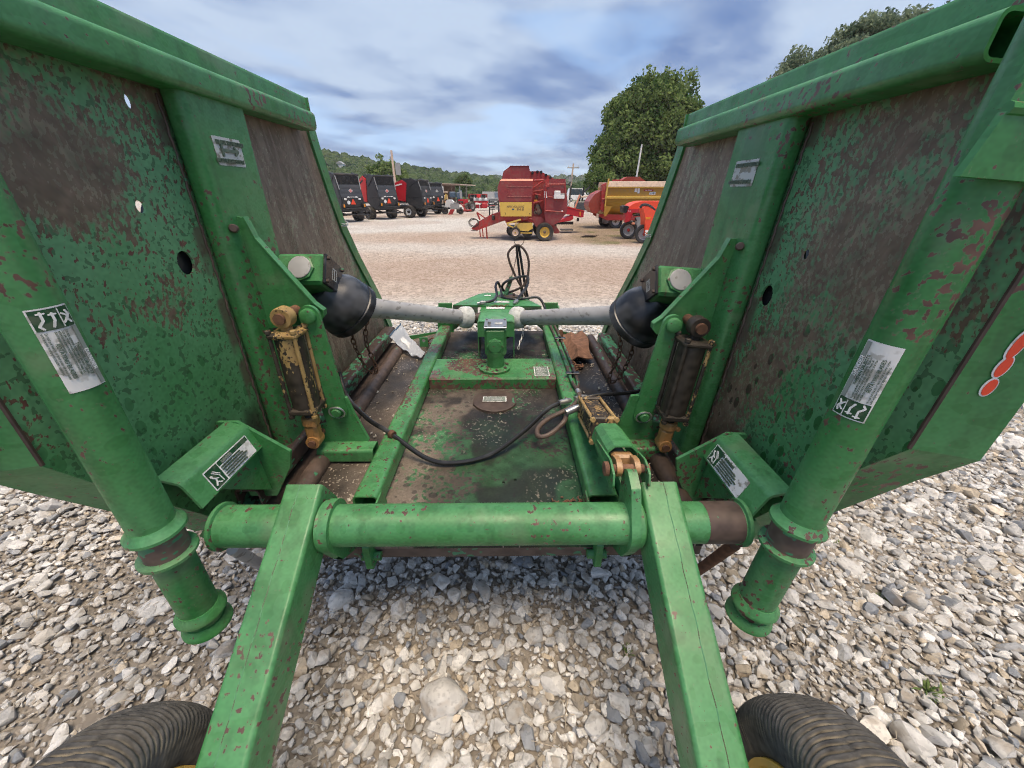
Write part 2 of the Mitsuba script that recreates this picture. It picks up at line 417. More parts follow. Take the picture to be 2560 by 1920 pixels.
def cbox(c, s, ch=0.004, axes=None):
    """box with chamfered edges, centre c, full sizes s"""
    h = np.asarray(s, float) / 2
    ch = min(ch, h.min() * 0.8)
    p = []
    for sx in (-1, 1):
        for sy in (-1, 1):
            for sz in (-1, 1):
                sg = np.array([sx, sy, sz])
                for k in range(3):
                    q = h - ch
                    q[k] = h[k]
                    p.append(sg * q)
    m = trimesh.convex.convex_hull(np.array(p))
    if axes is not None:
        return xf(m, c, *axes)
    m.apply_translation(c)
    return m


def lift(dz, *ms):
    m = cat(*ms).copy()
    m.apply_translation((0, 0, dz))
    return m


def hull(pts):
    return trimesh.convex.convex_hull(np.asarray(pts, float))


def prism(poly, t, O=(0, 0, 0), U=(1, 0, 0), V=(0, 1, 0), W=None, centre=True):
    if not isinstance(poly, shapely.geometry.base.BaseGeometry):
        poly = Polygon(poly)
    if not poly.is_valid:
        poly = poly.buffer(0)
    m = trimesh.creation.extrude_polygon(poly, t, engine='earcut')
    if centre:
        m.apply_translation([0, 0, -t / 2])
    U, V = np.asarray(U, float), np.asarray(V, float)
    return xf(m, O, U, V, np.cross(U, V) if W is None else np.asarray(W, float))


def rnd(poly, r, q=4):
    """round the convex corners of a polygon"""
    if not isinstance(poly, shapely.geometry.base.BaseGeometry):
        poly = Polygon(poly)
    return poly.buffer(-r).buffer(r, quad_segs=q)


def XZ(poly, y, t):       # plate lying in an x-z plane
    return prism(poly, t, (0, y, 0), (1, 0, 0), (0, 0, 1), (0, 1, 0))


def YZ(poly, x, t):       # plate in a y-z plane
    return prism(poly, t, (x, 0, 0), (0, 1, 0), (0, 0, 1))


def XY(poly, z, t):
    return prism(poly, t, (0, 0, z), (1, 0, 0), (0, 1, 0))


def rod(p0, p1, r0, r1=None, n=20):
    return lathe([(r0, 0.0), (r0 if r1 is None else r1, float(np.linalg.norm(np.subtract(p1, p0))))], p0, np.subtract(p1, p0), n)


def lathe(profile, p0, axis, n=28, caps=True):
    u, v, w = frame(axis)
    a = np.arange(n) * 2 * PI / n
    ring = np.cos(a)[:, None] * u + np.sin(a)[:, None] * v
    V, F = [], []
    for r, h in profile:
        V.append(np.asarray(p0, float) + w * h + ring * r)
    V = np.vstack(V)
    k = len(profile)
    for i in range(k - 1):
        for j in range(n):
            a0, a1, b0, b1 = i * n + j, i * n + (j + 1) % n, (i + 1) * n + j, (i + 1) * n + (j + 1) % n
            F += [[a0, a1, b1], [a0, b1, b0]]
    if caps:
        V = np.vstack([V, np.asarray(p0) + w * profile[0][1], np.asarray(p0) + w * profile[-1][1]])
        c0, c1 = len(V) - 2, len(V) - 1
        for j in range(n):
            F.append([c0, (j + 1) % n, j])
            F.append([c1, (k - 1) * n + j, (k - 1) * n + (j + 1) % n])
    return TM(V, F)


def spline(pts, m=8):
    p = np.asarray(pts, float)
    q = np.vstack([2 * p[0] - p[1], p, 2 * p[-1] - p[-2]])
    out = []
    for i in range(1, len(q) - 2):
        for t in np.arange(m) / m:
            a, b, c, d = q[i - 1], q[i], q[i + 1], q[i + 2]
            out.append(0.5 * (2 * b + (c - a) * t + (2 * a - 5 * b + 4 * c - d) * t * t + (3 * b - a - 3 * c + d) * t ** 3))
    out.append(p[-1])
    return np.array(out)


def tube(pts, r, n=10, closed=False):
    p = np.asarray(pts, float)
    k = len(p)
    t = (np.roll(p, -1, 0) - np.roll(p, 1, 0)) if closed else np.gradient(p, axis=0)
    t /= np.linalg.norm(t, axis=1, keepdims=True) + 1e-12
    u = np.zeros_like(p)
    a = np.cross(t[0], [0, 0, 1] if abs(t[0][2]) < 0.9 else [1, 0, 0])
    for i in range(k):
        a = a - t[i] * np.dot(a, t[i])
        a /= np.linalg.norm(a) + 1e-12
        u[i] = a
    v = np.cross(t, u)
    r = np.broadcast_to(r, (k,))
    an = np.arange(n) * 2 * PI / n
    V = (p[:, None] + r[:, None, None] * (np.cos(an)[None, :, None] * u[:, None] + np.sin(an)[None, :, None] * v[:, None])).reshape(-1, 3)
    F = []
    for i in range(k if closed else k - 1):
        for j in range(n):
            a0, a1 = i * n + j, i * n + (j + 1) % n
            b0, b1 = ((i + 1) % k) * n + j, ((i + 1) % k) * n + (j + 1) % n
            F += [[a0, a1, b1], [a0, b1, b0]]
    if not closed:
        V = np.vstack([V, p[0], p[-1]])
        c0, c1 = len(V) - 2, len(V) - 1
        for j in range(n):
            F.append([c0, (j + 1) % n, j])
            F.append([c1, (k - 1) * n + j, (k - 1) * n + (j + 1) % n])
    return TM(V, F)


def rtube(p0, p1, w, h, r=0.012, wall=0.006, up=(0, 0, 1), open_bottom=False):
    """hollow rounded rectangular tube from p0 to p1 (w across, h along up)"""
    p0, p1 = np.asarray(p0, float), np.asarray(p1, float)
    u, v, ax = frame(p1 - p0, up)
    L = np.linalg.norm(p1 - p0)
    o = sbox(-w / 2, -h / 2, w / 2, h / 2).buffer(-r).buffer(r, quad_segs=4)
    i = o.buffer(-wall)
    g = o.difference(i)
    if open_bottom:
        g = g.difference(sbox(-w / 2 + wall, -h, w / 2 - wall, -h / 2 + r + 0.002))
    return prism(g, L, p0, u, v, ax, centre=False)


def link_chain(pts, pitch=0.03, wire=0.004, wid=0.011):
    """a chain as separate oval links along a curve"""
    p = spline(pts, 12)
    s = np.concatenate([[0], np.cumsum(np.linalg.norm(np.diff(p, axis=0), axis=1))])
    ms = []
    for k in range(int(s[-1] / pitch)):
        a = np.array([np.interp(k * pitch, s, p[:, i]) for i in range(3)])
        b = np.array([np.interp((k + 1) * pitch, s, p[:, i]) for i in range(3)])
        u, v, w = frame(b - a)
        if k % 2:
            u, v = v, u
        th = np.arange(12) * 2 * PI / 12
        loop = (a + b) / 2 + (pitch * 0.66) * np.cos(th)[:, None] * w + wid * np.sin(th)[:, None] * u
        ms.append(tube(loop, wire, 5, closed=True))
    return cat(*ms)


def text(s, height, depth=0.0006, bold=False):
    m = meshkit.text_mesh(s, height, depth, bold)
    return m


def bolt(c, axis, r=0.009, h=0.008):
    return lathe([(r, 0), (r, h * 0.8), (r * 0.8, h)], c, axis, 6)


# ------------------------------------------------------------------ ground, stones
def ground():
    rr = np.concatenate([[0.0], np.geomspace(0.25, 2500, 72)])
    na = 120
    a = np.arange(na) * 2 * PI / na
    V = [[0, -3.0, 0]]
    for r in rr[1:]:
        V += [[r * math.cos(t), -3.0 + r * math.sin(t), 0] for t in a]
    V = np.array(V)
    d = np.hypot(V[:, 0], V[:, 1])
    V[:, 2] = (meshkit.fbm(V * 0.7, 3, 3) - 0.5) * 0.05 * np.clip(d / 4, 0.2, 1) * np.clip(60 / np.maximum(d, 1), 0, 1)
    F = [[0, 1 + j, 1 + (j + 1) % na] for j in range(na)]
    for i in range(len(rr) - 2):
        for j in range(na):
            p, q = 1 + i * na, 1 + (i + 1) * na
            F += [[p + j, q + j, q + (j + 1) % na], [p + j, q + (j + 1) % na, p + (j + 1) % na]]
    put('ground', TM(V, F), 'm_ground', smooth=True, uv=V[:, :2].copy())
    labels['ground'] = {'label': 'gravel yard of pale crushed stone and reddish dirt', 'kind': 'structure'}


def stone_protos(k, fine):
    out = []
    for i in range(k):
        r = np.random.default_rng(100 + i + 1000 * fine)
        p = r.normal(size=(15 if fine else 11, 3))
        p /= np.linalg.norm(p, axis=1, keepdims=True)
        p *= r.uniform(0.78, 1.1, (len(p), 1))
        m = trimesh.convex.convex_hull(p)
        if fine:
            v, f = trimesh.remesh.subdivide(m.vertices, m.faces)
            m = trimesh.Trimesh(v, f, process=True)
            L = trimesh.smoothing.laplacian_calculation(m)
            w = np.array(m.vertices)
            w = w + 0.20 * (L @ w - w)
            w *= (1 + 0.10 * (meshkit.fbm(w * 2.2 + i, 2, i) - 0.5))[:, None]
            m = TM(w, m.faces)
        m = trimesh.graph.smooth_shade(trimesh.Trimesh(m.vertices, m.faces, process=True), angle=0.50, facet_minarea=None)
        out.append((np.array(m.vertices), np.array(m.faces)))
    return out


def rot_batch(r, n, tilt):
    a, b, c = r.uniform(0, 2 * PI, n), r.normal(0, tilt, n), r.normal(0, tilt, n)
    ca, sa, cb, sb, cc, sc = np.cos(a), np.sin(a), np.cos(b), np.sin(b), np.cos(c), np.sin(c)
    Z = np.zeros((n, 3, 3))
    Z[:, 0, 0], Z[:, 0, 1], Z[:, 1, 0], Z[:, 1, 1], Z[:, 2, 2] = ca, -sa, sa, ca, 1
    X = np.zeros((n, 3, 3))
    X[:, 0, 0], X[:, 1, 1], X[:, 1, 2], X[:, 2, 1], X[:, 2, 2] = 1, cb, -sb, sb, cb
    Y = np.zeros((n, 3, 3))
    Y[:, 0, 0], Y[:, 0, 2], Y[:, 1, 1], Y[:, 2, 0], Y[:, 2, 2] = cc, sc, 1, -sc, cc
    return Z @ X @ Y


def stones():
    r = np.random.default_rng(42)

    def density(x, y, li):
        """1 where stones lie close, low in the dirt on the left"""
        nz = meshkit.fbm(np.stack([x * 1.3, y * 1.3, 0 * x], -1), 3, 8)
        right = np.clip((x + 0.62) / 0.35, 0, 1)
        lo = (0.30, 0.40, 0.5, 0.88)[li]
        return np.clip(right * (1.02 + 0.8 * (nz - 0.42)) + (1 - right) * (lo + 1.5 * (nz - 0.5)), 0.06, 1)

    layers = [  # grid, mean radius, spread, fine, first y, last y, keep factor
        (0.058, 0.0255, 0.33, True, -0.15, 2.3, 0.93), (0.060, 0.0255, 0.33, False, 2.3, 5.2, 0.93), (0.033, 0.0160, 0.28, True, -0.15, 1.9, 1.0), (0.036, 0.0160, 0.3, False, 1.9, 5.4, 0.95), (0.0215, 0.0088, 0.32, False, -0.15, 2.3, 0.95)]
    kinds = (0, 0, 1, 1, 3)
    pf, pc = stone_protos(36, True), stone_protos(30, False)
    big = []
    VV, FF, UU, off = [], [], [], 0
    for lj, (g, rad, spr, fine, y0, ymax, keep) in enumerate(layers):
        li = kinds[lj]
        xs = np.arange(-4.6, 4.6, g)
        ys = np.arange(y0, ymax, g)
        X, Y = [q.ravel() for q in np.meshgrid(xs, ys)]
        X = X + r.uniform(-0.5, 0.5, len(X)) * g
        Y = Y + r.uniform(-0.5, 0.5, len(Y)) * g
        ok = (np.abs(X - 0.075) < 1.42 * (Y * 0.895 + 0.67) + 0.15) & (r.random(len(X)) < density(X, Y, li) * keep)
        ok &= ~((np.abs(X) < 0.8) & (Y > 1.55) & (Y < 2.9) & (li > 0))
        if li == 3:
            ok &= np.abs(X) < 2.9
        X, Y = X[ok], Y[ok]
        n = len(X)
        s = rad * np.exp(r.normal(0, spr, n))
        if li == 0:
            s = np.clip(s, 0.015, 0.060)
        sc = np.stack([s * r.uniform(0.95, 1.45, n), s * r.uniform(0.75, 1.05, n), s * r.uniform(0.45, 0.80, n)], 1)
        R = rot_batch(r, n, 0.30)
        pr = pf if fine else pc
        which = r.integers(0, len(pr), n)
        tone, rank = np.clip(r.normal(0.55, 0.27, n), 0, 1), r.random(n)
        zc = sc[:, 2] * r.uniform(0.15, 0.75, n) + (0.012 if li == 1 else 0.006) * r.random(n)
        for k in range(len(pr)):
            idx = np.nonzero(which == k)[0]
            if not len(idx):
                continue
            v, f = pr[k]
            P = np.einsum('nij,nkj->nki', R[idx], v[None] * sc[idx][:, None]) + np.stack([X[idx], Y[idx], zc[idx]], 1)[:, None]
            for j, i in enumerate(idx):
                d = np.array([X[i], Y[i], 0]) - CAM
                dep = d @ FWD
                if li == 0 and dep > 0.3 and abs(d[0]) < 1.36 * dep:
                    px = s[i] / dep
                    big.append((px, P[j], f, rank[i], tone[i]))
            if li == 0:
                keepj = np.ones(len(idx), bool)
            UU.append(np.repeat(np.stack([rank[idx], tone[idx]], 1), len(v), 0))
            VV.append(P.reshape(-1, 3))
            FF.append((f[None] + (np.arange(len(idx)) * len(v))[:, None, None]).reshape(-1, 3) + off)
            off += len(idx) * len(v)
    V, F, U = np.vstack(VV), np.vstack(FF), np.vstack(UU)
    big.sort(key=lambda b: -b[0])
    top = big[:300]
    # the 300 that show largest become entries of their own and leave the mass
    drop = {tuple(np.round(b[1][0], 6)) for b in top}
    first = {}
    starts = np.round(V, 6)
    dropmask = np.zeros(len(V), bool)
    lut = {}
    for b in top:
        lut[tuple(np.round(b[1][0], 6))] = len(b[1])
    cand = np.nonzero(np.isin(starts[:, 0], np.array([k[0] for k in lut])))[0]
    for i in cand:
        k = tuple(starts[i])
        if k in lut:
            dropmask[i:i + lut[k]] = True
    F = F[~dropmask[F[:, 0]]]
    used = np.unique(F)
    remap = np.zeros(len(V), int)
    remap[used] = np.arange(len(used))
    m = TM(V[used], remap[F])
    put('ground__gravel', m, 'm_stone', smooth=True, uv=U[used])
    labels['ground__gravel'] = {'label': 'loose crushed limestone gravel', 'kind': 'stuff'}
    for i, b in enumerate(top):
        key = 'ground__stone' if i == 0 else f'ground__stone_{i:03d}'
        m = TM(b[1], b[2])
        scene[key] = mikit.ply(m, 'm_stone', smooth=True, uv=np.tile([b[3], b[4]], (len(b[1]), 1)))
    print('stones', len(F), 'tris')


def rock(name, c, s, seed, label, tone=(0.4, 0.5)):
    r = np.random.default_rng(seed)
    p = r.normal(size=(18, 3))
    p /= np.linalg.norm(p, axis=1, keepdims=True)
    m = trimesh.convex.convex_hull(p * r.uniform(0.8, 1.05, (18, 1)))
    v, f = m.vertices, m.faces
    for _ in range(2):
        v, f = trimesh.remesh.subdivide(v, f)
    m = trimesh.Trimesh(v, f, process=True)
    w = np.array(m.vertices)
    L = trimesh.smoothing.laplacian_calculation(m)
    for _ in range(2):
        w = w + 0.4 * (L @ w - w)
    w = w * (1 + 0.16 * (meshkit.fbm(w * 3 + seed, 3, seed) - 0.5))[:, None]
    k = put(name, TM(w * np.array(s) + np.array(c), m.faces), 'm_stone', uv=tone, smooth=50)
    labels[k] = {'label': label, 'category': 'stone'}


ground()
stones()
rock('rock', (-0.14, 0.665, 0.03), (0.085, 0.072, 0.055), 3, 'large grey rock lying on the gravel between the two green arms', (0.3, 0.42))
rock('rock', (-0.60, 1.02, 0.02), (0.075, 0.05, 0.04), 5, 'pale rock beside the flanged lower end of the left wing tube', (0.5, 0.85))
rock('rock', (1.03, 0.62, 0.02), (0.085, 0.05, 0.035), 9, 'long pale stone on the gravel just right of the right tyre', (0.5, 0.8))
rock('rock', (-1.35, 1.0, 0.01), (0.09, 0.05, 0.03), 12, 'flat pinkish grey slab stone in the dirt on the left', (0.35, 0.6))

# ------------------------------------------------------------------ the rotary cutter
RC = thing('rotary_cutter', 'large worn green folding-wing rotary cutter standing on gravel, both rusty wings raised', 'mower')


def P_(name, mesh, mat='m_paint', uv=(0.3, 0.5), parent=RC, **k):
    return put(name, mesh, mat, uv, parent=parent, **k)


# deck ------------------------------------------------------------
deck_poly = [(-0.69, 0.862), (0.69, 0.862), (0.69, 2.74), (0.44, 2.965), (-0.44, 2.965), (-0.69, 2.74)]
hole = Point(0.055, 1.16).buffer(0.006).union(Point(0.10, 1.175).buffer(0.006)).union(Point(-0.10, 1.76).buffer(0.011))
DK = P_('deck', XY(Polygon(deck_poly).difference(hole), 0.496, 0.008), 'm_deck', smooth=False,
        label='greasy centre deck with peeling paint and rain spots')
for s in (-1, 1):
    x0, x1 = (-0.455, -0.37) if s < 0 else (0.345, 0.45)
    P_('rail', rtube(((x0 + x1) / 2, 1.0, 0.541), ((x0 + x1) / 2, 2.86, 0.541), x1 - x0, 0.08, 0.016, 0.006), uv=(0.85 if s < 0 else 0.35, 0.2 + 0.3 * s), parent=DK)
    P_('rail_foot', YZ([(0.97, 0.503), (1.06, 0.503), (1.03, 0.575), (0.975, 0.575)], x1 + 0.004 if s < 0 else x0 - 0.004, 0.006), uv=(0.55, 0.7), parent=DK)
    P_('hinge_pipe', rod((0.69 * s, 0.98, 0.512), (0.69 * s, 2.74, 0.512), 0.036, n=20), 'm_rusty', (0.12, 0.8 if s < 0 else 0.25), parent=DK)
    P_('hinge_strap', cbox((0.765 * s, 1.92, 0.462), (0.15, 1.75, 0.008), 0.002), 'm_rusty', (0.05, 0.3), parent=DK)
    P_('front_lip', cat(prism([(0, 0), (0.325, 0), (0.325, 0.075), (0, 0.045)], 0.008, (0.44 * s, 2.968, 0.46), unit((0.25 * s, -0.225, 0)), (0, 0, 1))), uv=(0.35, 0.6), parent=DK)
    P_('upright', cat(cbox((0.41 * s, 2.95, 0.61), (0.105, 0.012, 0.25), 0.003), cbox((0.465 * s, 2.93, 0.60), (0.012, 0.09, 0.22), 0.003)), uv=(0.25, 0.3), parent=DK)
    # lug with its cross tube
    P_('cross_tube', rtube((0.475 * s, 1.315, 0.536), (0.70 * s, 1.315, 0.536), 0.075, 0.064, 0.014, 0.006, up=(0, 0, 1)), uv=(0.66, 0.4), parent=DK)
    lug = rnd([(0.703 * s, 0.563), (0.507 * s, 0.563), (0.513 * s, 0.585), (0.548 * s, 0.700), (0.565 * s, 0.775), (0.64 * s, 0.775), (0.672 * s, 0.72), (0.665 * s, 0.655), (0.70 * s, 0.645)], 0.008)
    P_('lug', XZ(lug, 1.352, 0.016), uv=(0.26, 0.9), parent=DK)
P_('cross_member', cat(hull([(x, y, z) for x in (-0.368, 0.343) for y, z in ((1.945, 0.501), (1.945, 0.560), (1.953, 0.570), (2.222, 0.570), (2.23, 0.560), (2.23, 0.501))])), 'm_paint', (0.85, 0.31), parent=DK)
P_('rear_lip', XZ([(-0.69, 0.452), (0.69, 0.452), (0.69, 0.4915), (-0.69, 0.4915)], 0.868, 0.008), 'm_rusty', (0.3, 0.9), parent=DK)
cov = P_('cover_plate', lathe([(0.115, 0.0), (0.115, 0.010), (0.108, 0.014), (0.02, 0.016)], (0.003, 1.795, 0.500), (0, 0, 1), 40), 'm_rusty', (0.2, 0.55), parent=DK, label='round cover plate with a worn label')
P_('debris', cat(*[cbox((0.30 + 0.05 * rng.normal(), 1.00 + 0.035 * rng.normal(), 0.503 + 0.006 * rng.random()), (0.035 * rng.random() + 0.008, 0.006, 0.004), 0.001, frame(rng.normal(size=3))) for _ in range(170)]),
   'm_rust', (0, 0.75), parent=DK, label='clump of rotted leaves and twigs')
labels[f'{DK}__debris'] = {'label': 'clump of rotted leaves and twigs on the deck', 'kind': 'stuff'}
P_('litter', cat(*[cbox((s_ * (0.47 + 0.2 * rng.random()), 1.0 + 1.7 * rng.random(), 0.504), np.array((0.016, 0.010, 0.005)) * (0.25 + 0.8 * rng.random()), 0.001, frame(rng.normal(size=3))) for s_ in (-1, 1, 1) for _ in range(55)]),
   'm_stone', (0.9, 0.5), parent=DK)
labels[f'{DK}__litter'] = {'label': 'bits of leaf and bark lying on the deck', 'kind': 'stuff'}
# hitch beam running forward under the hood
P_('hitch_beam', cat(rtube((0, 2.98, 0.47), (0, 4.7, 0.36), 0.12, 0.12, 0.012, 0.008), cbox((0, 4.78, 0.36), (0.06, 0.22, 0.03), 0.005), rod((0.1, 4.3, 0.0), (0.1, 4.3, 0.5), 0.03)), uv=(0.3, 0.5))

# centre gearbox ----------------------------------------------------
G = P_('gearbox', cat(lathe([(0.050, 0.0), (0.048, 0.05), (0.056, 0.10)], (0.002, 2.075, 0.588), (0, 0, 1), 28),
                      cbox((0.004, 2.12, 0.742), (0.122, 0.165, 0.165), 0.014)), uv=(0.16, 0.95), smooth=30, label='cast green centre gearbox')
P_('flange', lathe([(0.092, 0.0), (0.092, 0.013), (0.085, 0.018), (0.05, 0.022)], (-0.004, 2.075, 0.571), (0, 0, 1), 40), uv=(0.42, 0.2), parent=G)
for k in range(8):
    a = k * PI / 4 + 0.2
    P_('bolt', bolt((-0.004 + 0.074 * math.cos(a), 2.075 + 0.074 * math.sin(a), 0.587), (0, 0, 1), 0.010, 0.010), 'm_rusty', (0.3, 0.5), parent=G, smooth=False)
P_('cap', cat(cbox((0.004, 2.115, 0.830), (0.128, 0.160, 0.010), 0.003), *[bolt((0.004 + 0.052 * a, 2.115 + 0.066 * b, 0.835), (0, 0, 1), 0.007, 0.006) for a in (-1, 1) for b in (-1, 1)],
              lathe([(0.010, 0), (0.010, 0.014)], (-0.03, 2.10, 0.835), (0, 0, 1), 8)), 'm_steel', parent=G, smooth=20)
P_('bearing_cover', lathe([(0.048, 0), (0.048, 0.008), (0.040, 0.012), (0.038, 0.010), (0.001, 0.010)], (0.002, 2.038, 0.722), (0, -1, 0), 8), uv=(0.2, 0.2), parent=G, smooth=False)
P_('bearing_cover', lathe([(0.036, 0), (0.036, 0.014), (0.033, 0.016), (0.001, 0.016)], (0.002, 2.038, 0.722), (0, -1, 0), 32), uv=(0.45, 0.8), parent=G)
P_('label_plate', cbox((0.022, 2.105, 0.8365), (0.045, 0.022, 0.002), 0.0005), 'm_print', (0.85, 0.5), parent=G)
# shield over the drive line and the splitter
shw = 0.115
sh = Polygon([(-shw, 0.545), (-shw, 0.775), (-shw + 0.012, 0.787), (shw - 0.012, 0.787), (shw, 0.775), (shw, 0.545), (shw - 0.005, 0.545), (shw - 0.005, 0.772), (shw - 0.014, 0.781), (-shw + 0.014, 0.781), (-shw + 0.005, 0.772), (-shw + 0.005, 0.545)])
SH = P_('shield', cat(prism(sh, 0.24, (0, 2.30, 0), (1, 0, 0), (0, 0, 1), (0, 1, 0), centre=False), XZ([(-0.110, 0.686), (0.110, 0.686), (0.110, 0.778), (-0.110, 0.778)], 2.303, 0.005),
                      hull([(-shw, 2.54, 0.787), (shw, 2.54, 0.787), (-shw, 2.54, 0.782), (shw, 2.54, 0.782), (-0.104, 2.62, 0.796), (0.104, 2.62, 0.796), (-0.104, 2.62, 0.790), (0.104, 2.62, 0.790)])), uv=(0.2, 0.15), smooth=25, label='sheet shield over the drive line')
P_('label_plate', cbox((-0.01, 2.585, 0.7945), (0.125, 0.036, 0.0016), 0.0005, frame((0, -0.11, 1.0), (0, 1, 0))), 'm_print', (0.95, 0.25), parent=SH)
HV = np.array([(-0.30, 2.60, 0.806), (-0.10, 2.60, 0.792), (0.115, 2.60, 0.790), (0.305, 2.60, 0.795), (0.19, 3.06, 0.752), (0.06, 3.10, 0.772), (-0.10, 3.10, 0.778), (-0.16, 3.06, 0.775)])
hood = cat(hull(np.vstack([HV[:4], HV[:4] + [0, 0, 0.006], HV[4:] - [0, 0, 0.006], HV[4:]])), )
HD = P_('hood', cat(hood, hull([(-0.30, 2.60, 0.806), (-0.30, 2.61, 0.806), (-0.16, 3.06, 0.775), (-0.17, 3.06, 0.62), (-0.32, 2.61, 0.62)]), hull([(0.305, 2.60, 0.795), (0.305, 2.61, 0.795), (0.19, 3.06, 0.752), (0.20, 3.06, 0.62), (0.325, 2.61, 0.62)])), uv=(0.24, 0.35), smooth=20, label='sloping sheet hood over the input drive')
P_('label_plate', cat(cbox((0.03, 2.73, 0.7985), (0.11, 0.055, 0.0016), 0.0004, frame((0, 0.05, 1.0), (0, 1, 0)))), 'm_print', (0.75, 0.8), parent=HD)
P_('label_plate', cbox((-0.08, 2.96, 0.789), (0.05, 0.03, 0.0016), 0.0004, frame((0, 0.05, 1.0), (0, 1, 0))), 'm_print', (0.95, 0.3), parent=HD)
P_('cap_plate', lathe([(0.085, 0), (0.085, 0.006), (0.02, 0.010)], (0.075, 2.95, 0.783), (0, 0.06, 1), 32), 'm_rusty', (0.2, 0.4), parent=HD)
P_('bolt', bolt((0.12, 2.93, 0.79), (0, 0, 1), 0.010, 0.022), 'm_rusty', (0.1, 0.4), parent=HD)
P_('chain', link_chain([(-0.04, 2.605, 0.803), (0.02, 2.60, 0.802), (0.08, 2.61, 0.803)], 0.02, 0.0028, 0.007), 'm_rust', (0, 0.5), parent=HD)
P_('splitter_gearbox', cat(cbox((0, 2.50, 0.70), (0.19, 0.16, 0.15), 0.02), rod((-0.17, 2.50, 0.748), (0.17, 2.50, 0.748), 0.035)), 'm_rusty', (0.25, 0.3), label='dark gearbox under the shield')
# spring hose holder
sp0, sp1 = np.array((0.055, 2.95, 0.790)), np.array((0.105, 2.98, 0.925))
th = np.linspace(0, 2 * PI * 15, 300)
u_, v_, w_ = frame(sp1 - sp0)
coil = sp0 + np.linspace(0, 1, 300)[:, None] * (sp1 - sp0) + 0.014 * np.cos(th)[:, None] * u_ + 0.014 * np.sin(th)[:, None] * v_
HH = P_('hose_holder', tube(coil, 0.0042, 6), 'm_rusty', (0.75, 0.5), label='coil spring hose holder')
ring_c = np.array((0.160, 3.05, 1.178))
th = np.linspace(0, 2 * PI, 28)[:-1]
P_('wire', cat(tube(spline([sp1, (0.125, 3.0, 1.0), (0.145, 3.03, 1.10), (0.150, 3.05, 1.142)], 6), 0.003, 6), tube(ring_c + 0.037 * np.stack([np.cos(th), 0 * th, np.sin(th)], 1), 0.0028, 6, closed=True)), 'm_rusty', (0.1, 0.3), parent=HH)
HOSE = dict(mat='m_black')


def hose(pts, r=0.009, mat='m_black', uv=(0.2, 0.5), label=None, m=8):
    return P_('hose', tube(spline(pts, m), r, 10), mat, uv, label=label)


hose([(0.05, 2.99, 0.79), (0.20, 3.0, 0.86), (0.235, 3.02, 0.99), (0.215, 3.04, 1.09), (0.150, 3.05, 1.145), (0.085, 3.04, 1.10), (0.085, 3.03, 1.04), (0.13, 3.02, 0.93), (0.20, 3.02, 0.80), (0.27, 3.05, 0.62)], 0.009, 'm_rusty', (0.0, 0.35), 'stiff brown hose looped over the wire ring')
hose([(0.19, 3.03, 0.76), (0.17, 3.05, 0.90), (0.145, 3.05, 1.10), (0.150, 3.05, 1.135), (0.165, 3.05, 1.10), (0.20, 3.05, 0.90), (0.235, 3.05, 0.74), (0.28, 3.08, 0.55)], 0.010, 'm_black', (0.1, 0.5), 'black hose hanging doubled from the wire ring')
hose([(-0.095, 2.62, 0.822), (-0.03, 2.66, 0.825), (-0.005, 2.76, 0.84), (-0.015, 2.86, 0.88), (0.0, 2.93, 0.895), (0.02, 2.95, 0.845), (0.04, 2.86, 0.80), (0.11, 2.81, 0.795), (0.20, 2.82, 0.80), (0.30, 2.84, 0.80), (0.345, 2.80, 0.74), (0.33, 2.72, 0.72), (0.29, 2.70, 0.72)], 0.0095, 'm_black', (0.8, 0.5), 'dusty hose with a coupler lying on the hood')
hose([(0.13, 2.66, 0.815), (0.155, 2.74, 0.83), (0.215, 2.86, 0.88), (0.225, 2.92, 0.93), (0.18, 2.94, 0.935), (0.07, 2.95, 0.90), (0.03, 2.97, 0.85), (0.06, 2.99, 0.80)], 0.0095, 'm_black', (0.8, 0.5), 'hose with a coupler bent around the coil spring')
for a, b in (((-0.135, 2.60, 0.820), (-0.085, 2.625, 0.822)), ((0.115, 2.63, 0.812), (0.135, 2.675, 0.817))):
    d = unit(np.subtract(b, a))
    P_('coupler', lathe([(0.006, 0), (0.009, 0.01), (0.009, 0.02), (0.015, 0.024), (0.015, 0.045), (0.011, 0.05), (0.011, 0.06)], a, d, 16), 'm_steel')

# wing drive shafts -------------------------------------------------
for s in (-1, 1):
    A = np.array((-0.635, 1.785, 1.022)) if s < 0 else np.array((0.652, 1.78, 0.978))
    B = np.array((-0.240, 2.475, 0.762)) if s < 0 else np.array((0.175, 2.475, 0.757))
    ax = unit(B - A)
    DS = P_('drive_shaft', cat(rod(A, B, 0.048, n=28), lathe([(0.048, 0), (0.0505, 0.002), (0.0505, 0.10), (0.048, 0.104)], A + ax * 0.02, ax, 28)), 'm_shaft', label='grey plastic guarded drive shaft')
    J = B - ax * 0.015
    P_('joint_guard', lathe([(0.046, 0.0), (0.060, 0.012), (0.068, 0.022), (0.073, 0.045), (0.073, 0.075), (0.066, 0.085)], J, unit(ax + np.array((-0.6 * s, 0, 0))), 32), 'm_print', (0.74, 0.30), parent=DS)
    P_('joint_yoke', cat(*[lathe([(0.040 + 0.004 * k, 0), (0.044 + 0.004 * k, 0.006)], J + ax * (-0.018 + 0.008 * k), ax, 24) for k in range(4)]), 'm_cylinder', (0.35, 0), parent=DS)
    if s > 0:
        P_('chain', link_chain([(0.175, 2.42, 0.71), (0.17, 2.40, 0.66), (0.15, 2.36, 0.62), (0.14, 2.33, 0.59)], 0.022, 0.0022, 0.006), 'm_steel', parent=DS)

